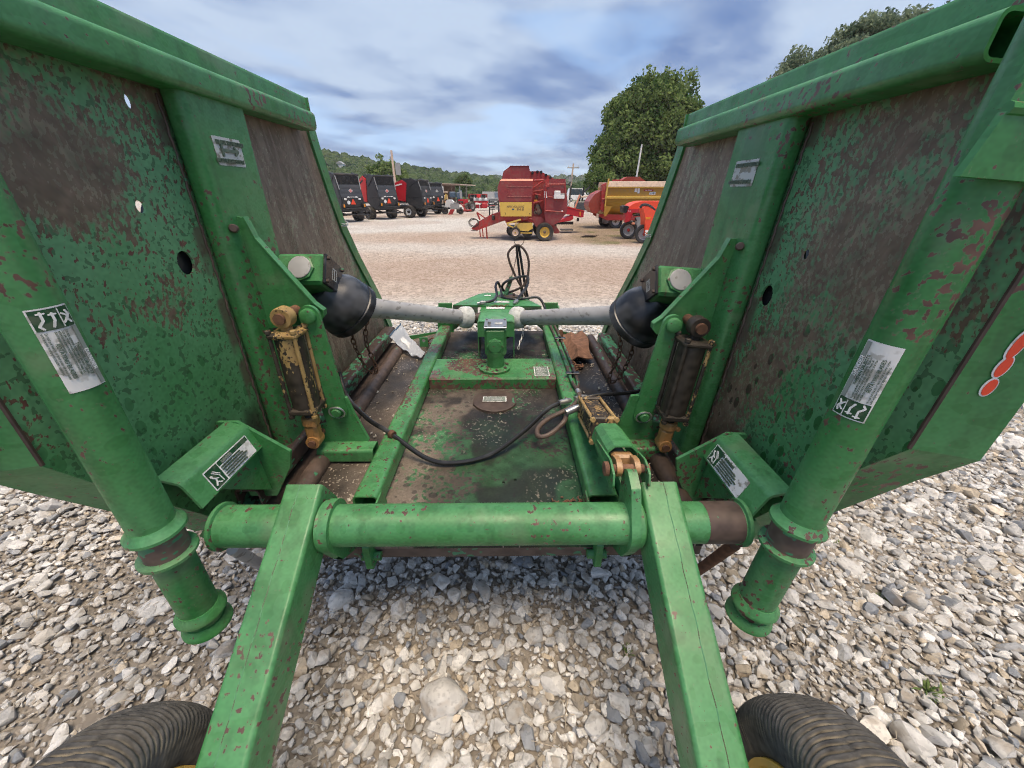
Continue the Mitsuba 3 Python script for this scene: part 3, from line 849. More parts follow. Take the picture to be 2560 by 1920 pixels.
# rockshaft, arms, wheels ---------------------------------------------
RY, RZ, RR = 0.810, 0.650, 0.058
RS = P_('rockshaft', rod((-0.735, RY, RZ), (0.745, RY, RZ), RR, n=40), uv=(0.27, 0.62), label='green pipe rockshaft across the rear')
for x in (-0.735, 0.735):
    P_('end_flange', lathe([(RR, 0), (RR + 0.009, 0.002), (RR + 0.009, 0.012), (RR, 0.014)], (x - 0.007, RY, RZ), (1, 0, 0), 40), uv=(0.5, 0.4), parent=RS)
for x in (-0.452, 0.452):
    P_('weld_collar', lathe([(RR + 0.001, 0), (RR + 0.012, 0.004), (RR + 0.010, 0.020), (RR + 0.001, 0.028)], (x - (0.0 if x < 0 else 0.028), RY, RZ), (1, 0, 0), 40), uv=(0.42, 0.8), parent=RS)
P_('rust_band', lathe([(RR + 0.0008, 0), (RR + 0.0008, 0.10)], (0.625, RY, RZ), (1, 0, 0), 40, caps=False), 'm_rusty', (0.3, 0.75), parent=RS, label='rusted bare end of the rockshaft')
for s in (-1, 1):
    x = -0.425 if s < 0 else 0.418
    ringp = Point(RY, RZ).buffer(0.074, quad_segs=10)
    if s < 0:
        pl = ringp.union(Polygon([(RY - 0.062, RZ - 0.040), (RY + 0.073, RZ - 0.01), (RY + 0.10, RZ - 0.13), (RY + 0.05, RZ - 0.16), (RY - 0.02, RZ - 0.115)]))
    else:
        pl = ringp.union(rnd(Polygon([(RY - 0.070, RZ + 0.02), (RY - 0.012, RZ + 0.135), (RY + 0.04, RZ + 0.16), (RY + 0.075, RZ + 0.135), (RY + 0.072, RZ - 0.01)]), 0.015)).union(Polygon([(RY - 0.060, RZ - 0.045), (RY + 0.073, RZ - 0.01), (RY + 0.10, RZ - 0.13), (RY + 0.05, RZ - 0.16), (RY - 0.02, RZ - 0.115)]))
    pl = pl.difference(Point(RY, RZ).buffer(RR - 0.001, quad_segs=10))
    P_('lever' if s > 0 else 'bearing_plate', YZ(pl, x, 0.026), uv=(0.25, 0.5), parent=RS, smooth=30)
    P_('hanger', cat(YZ(rnd([(0.82, 0.445), (0.87, 0.445), (0.88, 0.52), (0.82, 0.56)], 0.012), x * 0.84, 0.02), rod((x * 0.84 - 0.03, 0.85, 0.475), (x * 0.84 + 0.03, 0.85, 0.475), 0.014)), uv=(0.3, 0.5))
    # wing stop hooks at the pipe ends
    P_('hook', prism(rnd([(0, 0), (0.05, 0.035), (0.085, -0.01), (0.05, -0.04), (0.01, -0.03)], 0.004), 0.02, (0.745 * s, RY + 0.02, RZ - 0.04), (s, 0, 0), (0, 0, 1)), uv=(0.4, 0.5), parent=RS)
    # square arm, folded from plate with a seam along the top
    ax = unit((0, -0.501, -0.286))
    nrm = np.cross((1, 0, 0), ax)
    nrm = nrm if nrm[2] > 0 else -nrm
    top0 = np.array((0.505 * s, 0.856, 0.760))
    c0 = top0 - nrm * 0.062
    L = 0.86
    AR = P_('arm', cat(rtube(c0, c0 + ax * L, 0.106, 0.124, 0.012, 0.008, up=nrm), cbox(c0 + ax * 0.006, (0.094, 0.112, 0.008), 0.003, (np.array((1.0, 0, 0)), nrm, ax))), uv=(0.22 if s < 0 else 0.40, 0.55), label='square green wheel arm')
    P_('seam', tube([c0 + nrm * 0.0618 + ax * t + np.array((0.010 * s + 0.0015 * math.sin(t * 60) * math.sin(t * 23), 0, 0)) for t in np.linspace(0.0, L, 90)], 0.0010, 5), 'm_rusty', (0.62, 0.35), parent=AR)
    spot = trimesh.creation.icosphere(3)
    q = np.array(spot.vertices)
    q *= (1 + 0.5 * (meshkit.fbm(q * 2.5 + 3 * s, 3, 4) - 0.5))[:, None]
    # wheel
    WY, WZ, WR, hw = 0.215, 0.302, 0.302, 0.090
    xc = 0.722 * s
    P_('axle', rod((0.50 * s, WY, WZ), (0.70 * s, WY, WZ), 0.028), uv=(0.3, 0.5))
    NA, prof = 900, []
    for t in np.linspace(0, 1, 25):
        a = (t - 0.5) * PI * 1.16
        prof.append((hw * math.copysign(abs(math.sin(a)) ** 0.80, a), 0.200 + (WR - 0.200) * max(math.cos(a * 0.86), 0) ** 0.62))
    prof = np.array([(-0.075, 0.185)] + [tuple(p) for p in prof] + [(0.075, 0.185)])
    an = np.arange(NA) * 2 * PI / NA
    NL = 138
    V, U = [], []
    r_ = np.random.default_rng(5 + s)
    jig = np.interp(an, np.linspace(0, 2 * PI, 70), np.append(r_.normal(0, 0.8, 69), 0))
    for j, (px, pr) in enumerate(prof):
        k = np.clip((pr - 0.22) / 0.06, 0, 1)
        ph = an * NL + jig + 1.0 * math.sin(px * 27 + s) + 0.8 * math.sin(px * 61) + 0.6 * np.sin(an * 17 + px * 90)
        g = np.clip(0.64 + 0.80 * np.sin(ph), 0, 1)
        rad = pr - k * 0.0085 * (1 - g)
        V.append(np.stack([np.full(NA, xc + px), WY + rad * np.cos(an), WZ + rad * np.sin(an)], 1))
        U.append(np.stack([g * k + 0.62 * (1 - k), np.full(NA, 0.5)], 1))
    m = len(prof)
    F = []
    I = np.arange(NA)
    for j in range(m - 1):
        a0, a1, b0, b1 = j * NA + I, j * NA + (I + 1) % NA, (j + 1) * NA + I, (j + 1) * NA + (I + 1) % NA
        F.append(np.stack([a0, a1, b1], 1))
        F.append(np.stack([a0, b1, b0], 1))
    V = np.vstack(V)
    V[:, 2] = np.where(V[:, 2] < 0.03, 0.004 + (V[:, 2]) * 0.1, V[:, 2])
    WH = RC + '__wheel'
    WH = numbered(WH)
    labels[WH] = {'label': 'wheel with a ribbed muddy tyre'}
    put('tyre', TM(V, np.vstack(F)), 'm_tyre', smooth=True, uv=np.vstack(U), parent=WH)
    put('rim', lathe([(0.05, -0.02), (0.10, -0.02), (0.135, 0.012), (0.165, 0.018), (0.178, -0.012), (0.192, -0.016), (0.192, 0.0), (0.186, 0.05)], (xc - 0.075 * s, WY, WZ), (s, 0, 0), 48), 'm_machine', (YELLOW / 32.0, 0.5), parent=WH)
    put('hub', lathe([(0.06, 0), (0.06, 0.04), (0.045, 0.055), (0.02, 0.06)], (xc - 0.055 * s, WY, WZ), (-s, 0, 0), 24), 'm_machine', (YELLOW / 32.0, 0.7), parent=WH)

# lift cylinder on the right rail --------------------------------------
c0, c1 = np.array((0.430, 1.46, 0.655)), np.array((0.418, 0.885, 0.785))
ax = unit(c1 - c0)
u_, v_, w_ = frame(ax)
LC = P_('lift_cylinder', cat(cbox(c0 + ax * 0.13, (0.082, 0.082, 0.25), 0.012, (u_, v_, w_)), cbox(c0, (0.10, 0.10, 0.028), 0.006, (u_, v_, w_)), cbox(c0 + ax * 0.265, (0.10, 0.10, 0.03), 0.006, (u_, v_, w_))), 'm_cylinder', (0.68, 0), label='ochre lift cylinder lying along the right rail')
for a in (-1, 1):
    for b in (-1, 1):
        q = c0 + u_ * a * 0.043 + v_ * b * 0.043
        P_('tie_rod', cat(rod(q - ax * 0.022, q + ax * 0.285, 0.0065, n=10), bolt(q + ax * 0.28, ax, 0.011, 0.012)), 'm_cylinder', (0.10, 0), parent=LC)
P_('piston_rod', cat(rod(c0 + ax * 0.27, c1 - ax * 0.07, 0.021), *[lathe([(0.030, 0), (0.033, 0.006), (0.030, 0.012)], c0 + ax * (0.285 + 0.013 * k), ax, 20) for k in range(5)]), 'm_shaft', parent=LC)
ga = [(math.cos(t), math.sin(t)) for t in np.radians([-8, 35, 62, 118, 145, 188])]
gp = [(0.050 * a, 0.048 * b) for a, b in ga]
gpo = [(0.056 * a, 0.054 * b) for a, b in ga]
P_('rod_guard', prism(Polygon(gpo + gp[::-1]), 0.20, c0 + ax * 0.335, u_, v_, w_, centre=False), uv=(0.16, 0.9), parent=LC, smooth=20)
for a in (-1, 1):
    P_('guard_ear', prism(rnd([(-0.20, -0.02), (-0.19, 0.016), (0.0, 0.028), (0.045, 0.006), (0.05, -0.03), (0.02, -0.05), (-0.05, -0.03)], 0.008), 0.006, c1 + np.array((0.050 * a, 0, 0)), ax, v_, u_), uv=(0.3, 0.5), parent=LC)
P_('clevis', cat(cbox(c1 - ax * 0.06, (0.066, 0.045, 0.04), 0.008, (u_, v_, w_)), *[prism(rnd([(-0.055, -0.022), (0.0, -0.027), (0.027, 0), (0.0, 0.027), (-0.055, 0.022)], 0.018), 0.016, c1 + np.array((0.026 * a, 0, 0)), ax, v_, u_) for a in (-1, 1)]), 'm_machine', (CLAY / 32.0, 0.7), parent=LC)
P_('pin', cat(rod(c1 - np.array((0.062, 0, 0)), c1 + np.array((0.062, 0, 0)), 0.013), lathe([(0.021, 0), (0.021, 0.012)], c1 - np.array((0.068, 0, 0)), (1, 0, 0), 20)), 'm_rust', (0, 0.8), parent=LC)
P_('anchor', cat(YZ(rnd([(1.46, 0.58), (1.60, 0.58), (1.56, 0.64), (1.50, 0.69), (1.455, 0.68)], 0.012), 0.400, 0.012), YZ(rnd([(1.46, 0.58), (1.60, 0.58), (1.56, 0.64), (1.50, 0.69), (1.455, 0.68)], 0.012), 0.462, 0.012)), uv=(0.4, 0.4), parent=LC)
P_('side_plate', prism([(0.86, 0.50), (1.36, 0.50), (1.36, 0.56), (1.18, 0.655), (0.96, 0.60)], 0.008, (0.458, 0, 0), (0, 1, 0), (0, 0, 1)), uv=(0.2, 0.6), parent=LC)

# hoses on the deck ----------------------------------------------------
hose([(-0.74, 1.70, 0.72), (-0.68, 1.60, 0.64), (-0.55, 1.47, 0.600), (-0.425, 1.365, 0.595), (-0.26, 1.275, 0.53), (-0.14, 1.262, 0.516), (0.0, 1.31, 0.520), (0.14, 1.42, 0.56), (0.255, 1.545, 0.598), (0.32, 1.60, 0.602)], 0.0098, 'm_black', (0.5, 0.5), 'black hydraulic hose drooping across the deck')
hose([(0.44, 1.645, 0.606), (0.55, 1.67, 0.610), (0.66, 1.70, 0.60), (0.76, 1.72, 0.61), (0.84, 1.72, 0.66)], 0.0098, 'm_black', (0.3, 0.5), 'black hose running to the right wing cylinder')
hose([(0.425, 1.69, 0.605), (0.41, 1.60, 0.625), (0.36, 1.54, 0.61), (0.26, 1.49, 0.585), (0.205, 1.43, 0.57), (0.205, 1.375, 0.565), (0.25, 1.375, 0.575), (0.315, 1.43, 0.60), (0.335, 1.455, 0.64), (0.36, 1.46, 0.66)], 0.0105, 'm_rusty', (0.0, 0.9), 'rusty brown hose curled into the lift cylinder')
for a, b in (((0.315, 1.597, 0.602), (0.375, 1.622, 0.604)), ((0.395, 1.63, 0.605), (0.455, 1.65, 0.606)), ((0.325, 1.445, 0.64), (0.385, 1.46, 0.662)), ((0.425, 1.72, 0.603), (0.425, 1.68, 0.607))):
    d = np.subtract(b, a)
    n = np.linalg.norm(d)
    P_('hose_end', lathe([(0.014, 0), (0.0165, 0.002)] + [(0.0165 if k % 2 else 0.0145, n * (0.15 + 0.1 * k)) for k in range(7)] + [(0.012, n)], a, d, 14), 'm_steel')
for k, x in enumerate((0.415, 0.447)):
    P_('steel_line', tube(spline([(0.425, 1.74, 0.600), (x, 1.86, 0.595), (x, 2.2, 0.593), (x - 0.01, 2.6, 0.592), (x - 0.02, 2.80, 0.60), (x - 0.03, 2.92, 0.66)], 6), 0.0085, 8), 'm_rusty', (0.45, 0.6))
for y in (1.93, 2.50):
    P_('line_clamp', cat(cbox((0.430, y, 0.606), (0.075, 0.03, 0.006), 0.002), rod((0.430, y, 0.58), (0.430, y, 0.618), 0.006, n=8)), 'm_black', (0.2, 0))
P_('line_clamp', cat(lathe([(0.016, 0), (0.018, 0.004), (0.016, 0.02)], (-0.42, 1.36, 0.595), (0.8, -0.5, -0.1), 14), cbox((-0.415, 1.36, 0.585), (0.03, 0.03, 0.012), 0.003)), 'm_rust', (0, 0.4))
P_('tab', cat(prism(Polygon([(0, 0), (0.06, 0), (0.06, 0.07), (0, 0.07)]).difference(Point(0.03, 0.045).buffer(0.012)), 0.006, (-0.56, 2.62, 0.502), (1, 0, 0), (0, 0, 1))), uv=(0.2, 0.6), parent=DK)
P_('cord', tube(spline([(-0.47, 2.66, 0.505), (-0.50, 2.64, 0.53), (-0.47, 2.62, 0.565), (-0.43, 2.62, 0.555), (-0.46, 2.63, 0.53), (-0.50, 2.63, 0.525), (-0.51, 2.66, 0.505)], 6), 0.005, 6), 'm_rust', (0, 0.9), parent=DK)


# the wings --------------------------------------------------------------
TILT, DZ = math.radians(3.9), 0.06      # the right wing hangs a little lower and leans out


def wing(s):
    def pos(q):
        q = np.atleast_2d(np.asarray(q, float))
        n, y, z = q[:, 0], q[:, 1], q[:, 2]
        if s < 0:
            return np.stack([-0.88 + n, y, z], 1)
        return np.stack([0.86 + (z - 0.5) * math.sin(TILT) - n * math.cos(TILT), y, 0.5 - DZ + (z - 0.5) * math.cos(TILT) + n * math.sin(TILT)], 1)

    def w_(m):
        m = m.copy()
        m.vertices = pos(m.vertices)
        if s > 0:
            m.faces = m.faces[:, ::-1]
        return m

    def W(name, m, mat='m_paint', uv=(0.3, 0.5), parent=None, **k):
        return P_(name, w_(m), mat, uv, parent=parent or WG, **k)
    so = 0.25 * s
    pz = DZ if s > 0 else 0.0
    out = [(1.0, 0.46), (3.05, 0.46), (3.05, 0.52), (2.87, 0.806), (2.59, 1.128), (2.45, 1.317), (2.37, 1.489), (2.28, 1.72), (2.25, 1.83), (2.25, 1.865), (0.64, 1.865), (0.64, 1.0 + 1.5 * pz), (0.71, 0.89 + 1.5 * pz)]
    pl = Polygon(out)
    hs = [(1.195, 1.312, 0.030, 0.034), (1.20, 1.705, 0.010, 0.016), (1.115, 1.466, 0.014, 0.016)] if s < 0 else [(1.236, 1.262, 0.027, 0.033), (1.137, 1.404, 0.012, 0.015)]
    for (hy, hz, ry, rz) in hs:
        pl = pl.difference(shapely.affinity.scale(Point(hy, hz).buffer(1.0, quad_segs=8), ry, rz, origin=(hy, hz)))
    WG = P_('wing', w_(YZ(pl, -0.003, 0.006)), 'm_plate', (0.0 if s < 0 else 1.0, 0.5), smooth=False, label='rusted deck plate of the raised ' + ('left' if s < 0 else 'right') + ' wing')
    W('blade_pan', lathe([(0.45, 0.0), (0.45, 0.055), (0.42, 0.075), (0.05, 0.075)], (-0.095, 1.585, 1.19), (1, 0, 0), 48), 'm_black', (0.0, 0))
    # rib channel
    W('rib', cat(rtube((0.034, 1.45, 0.50), (0.034, 1.45, 1.752), 0.30, 0.066, 0.026, 0.006, up=(1, 0, 0))), uv=(0.36, 0.5 + so), smooth=40)
    W('rib_weld', tube([(0.003 + 0.001 * math.sin(t * 190), 1.299 + 0.0015 * math.sin(t * 87), t) for t in np.linspace(0.55, 1.74, 160)], 0.0036, 6), 'm_rusty', (0.25, 0.8))
    # upper beam and the lip of the outer skirt
    y1, lp, pz = 2.10, 0.0, (DZ if s > 0 else 0.0)
    W('beam', cat(rtube((0.045, 0.80 if s > 0 else 0.30, 1.786), (0.045, y1, 1.786), 0.072, 0.09, 0.018, 0.007, up=(1, 0, 0)), cbox((0.045, y1 + 0.002, 1.786), (0.08, 0.006, 0.062), 0.002)), uv=(0.40, 0.5 + so))
    W('lip', cat(hull([(a, y, z) for y in (0.30, 2.245) for a, z in ((0.004, 1.80), (0.004, 1.892 + lp), (-0.002, 1.902 + lp), (-0.016, 1.906 + lp), (-0.024, 1.900 + lp), (0.0008, 1.80))]), cbox((-0.12, 1.27, 1.893), (0.2, 1.94, 0.006), 0.002)), uv=(0.18, 0.2 + so), smooth=40)
    W('front_cap', cat(hull([(a, 2.243 + b, z) for a in (-0.16, 0.012) for b in (0, 0.008) for z in (1.72, 1.90)])), uv=(0.5, 0.5))
    # front flange follows the front edge
    fr = out[2:10]
    inner = [(y - 0.078, z - 0.012 if i else z) for i, (y, z) in enumerate(fr)]
    W('front_flange', cat(prism(Polygon([fr[0], *fr[1:-1], *inner[:-1][::-1]]), 0.012, (0.006, 0, 0), (0, 1, 0), (0, 0, 1))), uv=(0.22, 0.5 + so))
    sk = []
    for (a, b) in zip(fr[:-1], fr[1:]):
        sk.append(hull([(n, *np.add(p, o)) for n in (-0.20, 0.0) for p in (a, b) for o in ((0, 0), (0.007, 0))]))
    W('front_skirt', cat(*sk), uv=(0.25, 0.3))
    tw = spline([(0.016, 2.36, 1.33), (0.020, 2.40, 1.325), (0.018, 2.45, 1.33), (-0.01, 2.47, 1.34)], 5)
    W('twine', cat(tube(tw, 0.003, 5), tube(tw + np.array((0.003, 0.002, 0.010)), 0.003, 5)), 'm_print', (0.6, 0.6))
    # rear skirt, chamfered at the hinge side
    re = [(1.0, 0.46), (0.71, 0.89 + 1.5 * pz), (0.64, 1.0 + 1.5 * pz), (0.64, 1.865)]
    sk = []
    for (a, b) in zip(re[:-1], re[1:]):
        sk.append(hull([(n, p[0] + o + fl * (n < -0.05), p[1]) for n in (-0.115, 0.0) for p in (a, b) for o in (0, 0.007) for fl in (-0.030,)]))
    RSK = W('rear_skirt', cat(*sk), uv=(0.34, 0.75 + so), smooth=20)
    W('skirt_weld', tube([(0.002, 0.642, t) for t in np.linspace(1.0 + 1.5 * pz, 1.80, 20)], 0.0045, 6), 'm_rusty', (0.2, 0.3))
    if s > 0:
        for zc, h in ((1.243, 0.034), (1.284, 0.040), (1.327, 0.056)):
            # clear of the skirt face, which leans 0.03 to the rear over its depth
            el = shapely.affinity.scale(Point(0, 0).buffer(1, quad_segs=6), 0.0075, h / 2)
            el = shapely.affinity.rotate(el, -10)
            O = pos((-0.050, 0.6270, zc))[0]
            dv = unit(pos((-0.115, 0.608, zc))[0] - pos((0.0, 0.642, zc))[0])
            q = prism(el, 0.002, O + np.array((0, -0.004, 0)), dv, np.array((0, 0, 1.0)))
            q2 = prism(el.buffer(0.0028), 0.001, O + np.array((0, -0.003, 0)), dv, np.array((0, 0, 1.0)))
            P_('reflector', q, 'm_machine', (ORANGE / 32.0, 0.3), parent=WG, label='faded orange reflective strip')
            P_('reflector_edge', q2, 'm_print', (1.0, 0.4), parent=WG)
    else:
        W('skirt_bracket', cat(prism(rnd([(0.0, 0.0), (0.10, 0.0), (0.10, 0.13), (0.0, 0.10)], 0.01), 0.03, (-0.15, 0.60, 1.03), (1, 0, 0), (0, 0, 1))), uv=(0.2, 0.5))
    # hinge side beam
    W('hinge_beam', rtube((0.045, 1.04, 0.535), (0.045, 2.85, 0.535), 0.085, 0.085, 0.016, 0.006), 'm_rusty', (0.52, 0.35))
    # rock pipe with flanges
    c = (0.085, 0.70)
    RP = W('rock_pipe', cat(rod((*c, 0.765 + pz), (*c, 1.80), 0.048, n=40), rod((*c, 0.445 + pz), (*c, 0.682 + pz), 0.047, n=40)), uv=(0.34 if s < 0 else 0.52, 0.5 + so), label='pipe of the wing rockshaft')
    for z0, r1, up in ((0.752, 0.063, 1), (0.672, 0.064, -1), (0.440, 0.061, 1), (0.384, 0.061, 1)):
        W('flange', lathe([(0.049, 0.0), (r1, 0.002), (r1, 0.010), (0.053, 0.022 if up > 0 else 0.014), (0.049, 0.03 if up > 0 else 0.014)], (*c, z0 + pz), (0, 0, 1), 40), uv=(0.40, 0.9 + so), parent=RP)
    W('sleeve', lathe([(0.0495, 0), (0.0495, 0.075)], (*c, 0.68 + pz), (0, 0, 1), 40, caps=False), 'm_rusty', (0.42, 1.0), parent=RP)
    W('sleeve', lathe([(0.046, 0), (0.046, 0.06)], (*c, 0.386 + pz), (0, 0, 1), 40), uv=(0.5, 0.8), parent=RP)
    if s > 0:
        br = [(0.10, 0.0), (0.105, 0.055), (0.098, 0.062), (0.10, 0.125), (-0.20, 0.125), (-0.20, 0.0)]
        W('pipe_bracket', lift(0.055, hull([(n, y, z) for y in (0.634, 0.646) for n, z in ((0.195, 1.515), (0.175, 1.600), (-0.10, 1.600), (-0.10, 1.515))]), hull([(n, y, z) for y in (0.638, 0.650) for n, z in ((0.176, 1.600), (0.170, 1.668), (-0.10, 1.668), (-0.10, 1.600))]),
                               hull([(n, y, z) for y in (0.646, 0.70) for n, z in ((0.140, 1.53), (0.140, 1.66), (-0.10, 1.66), (-0.10, 1.53))]), tube([(0.176, 0.637, 1.599), (-0.1, 0.637, 1.599)], 0.009, 8)), uv=(0.2, 0.9))
    # stop channel with the warning decal
    top = [(0.100, 0.826), (0.110, 0.815), (0.136, 0.742), (0.129, 0.740), (0.104, 0.809), (0.097, 0.818), (0.052, 0.834), (0.048, 0.826), (0.050, 0.742), (0.043, 0.742), (0.041, 0.832), (0.048, 0.842)]
    SC = W('stop_channel', prism(top, 0.285, (0, 0.785, 0), (1, 0, 0), (0, 0, 1), (0, 1, 0), centre=False), uv=(0.42, 0.5 + so), smooth=40)
    gus = rnd([(0.080, 0.838), (0.123, 0.803), (0.223, 0.721), (0.205, 0.655), (0.128, 0.529), (0.035, 0.529), (0.010, 0.673), (0.012, 0.838)], 0.006)
    W('channel_gusset', prism(gus, 0.012, (0, 1.070, 0), (1, 0, 0), (0, 0, 1), (0, 1, 0)), uv=(0.42, 0.7))
    W('channel_gusset', hull([(0.03, 0.85, 0.755), (0.11, 0.85, 0.752), (0.03, 1.062, 0.56), (0.12, 1.062, 0.56), (0.03, 1.062, 0.752), (0.112, 1.062, 0.750)]), uv=(0.45, 0.3))
    # gusset for the fold linkage
    gz = 0.0 if s < 0 else -0.012
    gg = [(0.066, 1.428), (0.088, 1.425), (0.107, 1.359), (0.252, 1.138), (0.281, 1.112), (0.279, 1.090), (0.262, 1.074), (0.189, 1.060), (0.068, 1.047), (0.068, 1.325)]
    GU = W('fold_gusset', prism(Polygon(gg), 0.014, (0, 1.392, gz), (1, 0, 0), (0, 0, 1), (0, 1, 0)), uv=(0.22, 0.9 - so), smooth=30)
    ed = [(0.088, 1.426), (0.107, 1.360), (0.252, 1.139), (0.281, 1.113), (0.279, 1.092)]
    W('fold_gusset_edge', cat(*[hull([(p[0] + o[0], y, p[1] + o[1] + gz) for p in (a, b) for o in ((0, 0), (0.0035, 0.0025)) for y in (1.380, 1.408)]) for a, b in zip(ed[:-1], ed[1:])]), uv=(0.12, 0.1), parent=GU)
    W('stud', lathe([(0.013, 0), (0.013, 0.03), (0.010, 0.034)], (0.066, 1.36, 1.393), (0.5, -1.0, 0.15), 16), 'm_rusty', (0.3, 0.7))
    # gearbox turned towards the splitter
    u, v = np.array((0, 0.85, -0.53)), np.array((0, -0.53, -0.85))
    nn = np.array((1.0, 0, 0))
    ctr = np.array((0.176, 1.602, 1.198))
    GB = W('wing_gearbox', cat(cbox(ctr - nn * 0.026, (0.186, 0.148, 0.124), 0.012, (nn, u, v)), lathe([(0.075, 0), (0.07, 0.05)], (0.02, 1.60, 1.19), (1, 0, 0), 28)), uv=(0.25, 0.8), label='cast gearbox on the wing')
    W('cap', cbox(ctr + nn * 0.071, (0.012, 0.150, 0.118), 0.003, (nn, u, v)), 'm_black', (0.9, 0), parent=GB)
    for a in (-1, 1):
        for b in (-1, 1):
            W('bolt', bolt(ctr + nn * 0.077 + u * a * 0.062 + v * b * 0.046, nn, 0.008, 0.010), 'm_rusty', (0.1, 0.4), parent=GB, smooth=False)
    W('name_plate', cat(cbox(ctr + nn * 0.0775, (0.001, 0.004, 0.044), 0.0003, (nn, u, v)), *[cbox(ctr + nn * 0.0775 + u * a, (0.001, 0.003, 0.044), 0.0003, (nn, u, v)) for a in (-0.016, 0.016)], *[cbox(ctr + nn * 0.0775 + v * a, (0.001, 0.034, 0.003), 0.0003, (nn, u, v)) for a in (-0.022, 0.022)]), 'm_print', (0.65, 0.3), parent=GB)
    W('bearing_cover', lathe([(0.052, 0), (0.052, 0.010), (0.046, 0.012)], ctr - u * 0.073 - nn * 0.018, -u, 8), uv=(0.2, 0.9), parent=GB, smooth=False)
    W('bearing_cover', lathe([(0.043, 0), (0.043, 0.014), (0.040, 0.016), (0.001, 0.016)], ctr - u * 0.074 - nn * 0.018, -u, 36), 'm_shaft', parent=GB)
    A0 = np.array((0.282, 1.85, 0.998))
    if s > 0:
        A0 = np.array((0.283, 1.85, 0.955 - 0.5 * 0.02))
    b0 = ctr + u * 0.035 + nn * 0.0 + np.array((0, 0, -0.045))
    ax = unit(A0 - b0 + np.array((0.02, -0.03, -0.09)))
    BT = W('boot', lathe([(0.062, -0.02), (0.070, 0.0), (0.098, 0.025), (0.122, 0.060), (0.131, 0.095), (0.133, 0.130), (0.127, 0.134), (0.136, 0.140), (0.137, 0.172), (0.132, 0.174), (0.130, 0.13), (0.10, 0.10)], b0, ax, 40), 'm_black', (1.0, 0), label='black rubber boot over the drive joint')
    e = b0 + ax * 0.172
    W('chain', link_chain([e + np.array((0.04, -0.02, 0.10)), e + np.array((0.06, 0.02, 0.0)), e + np.array((0.03, 0.02, -0.15)), e + np.array((0.05, 0.04, -0.30)), e + np.array((0.03, 0.05, -0.335)), e + np.array((0.0, 0.03, -0.29)), e + np.array((-0.02, 0.0, -0.16)), e + np.array((-0.01, -0.02, -0.10))], 0.030, 0.0032, 0.009), 'm_rust', (0, 0.35), parent=BT)


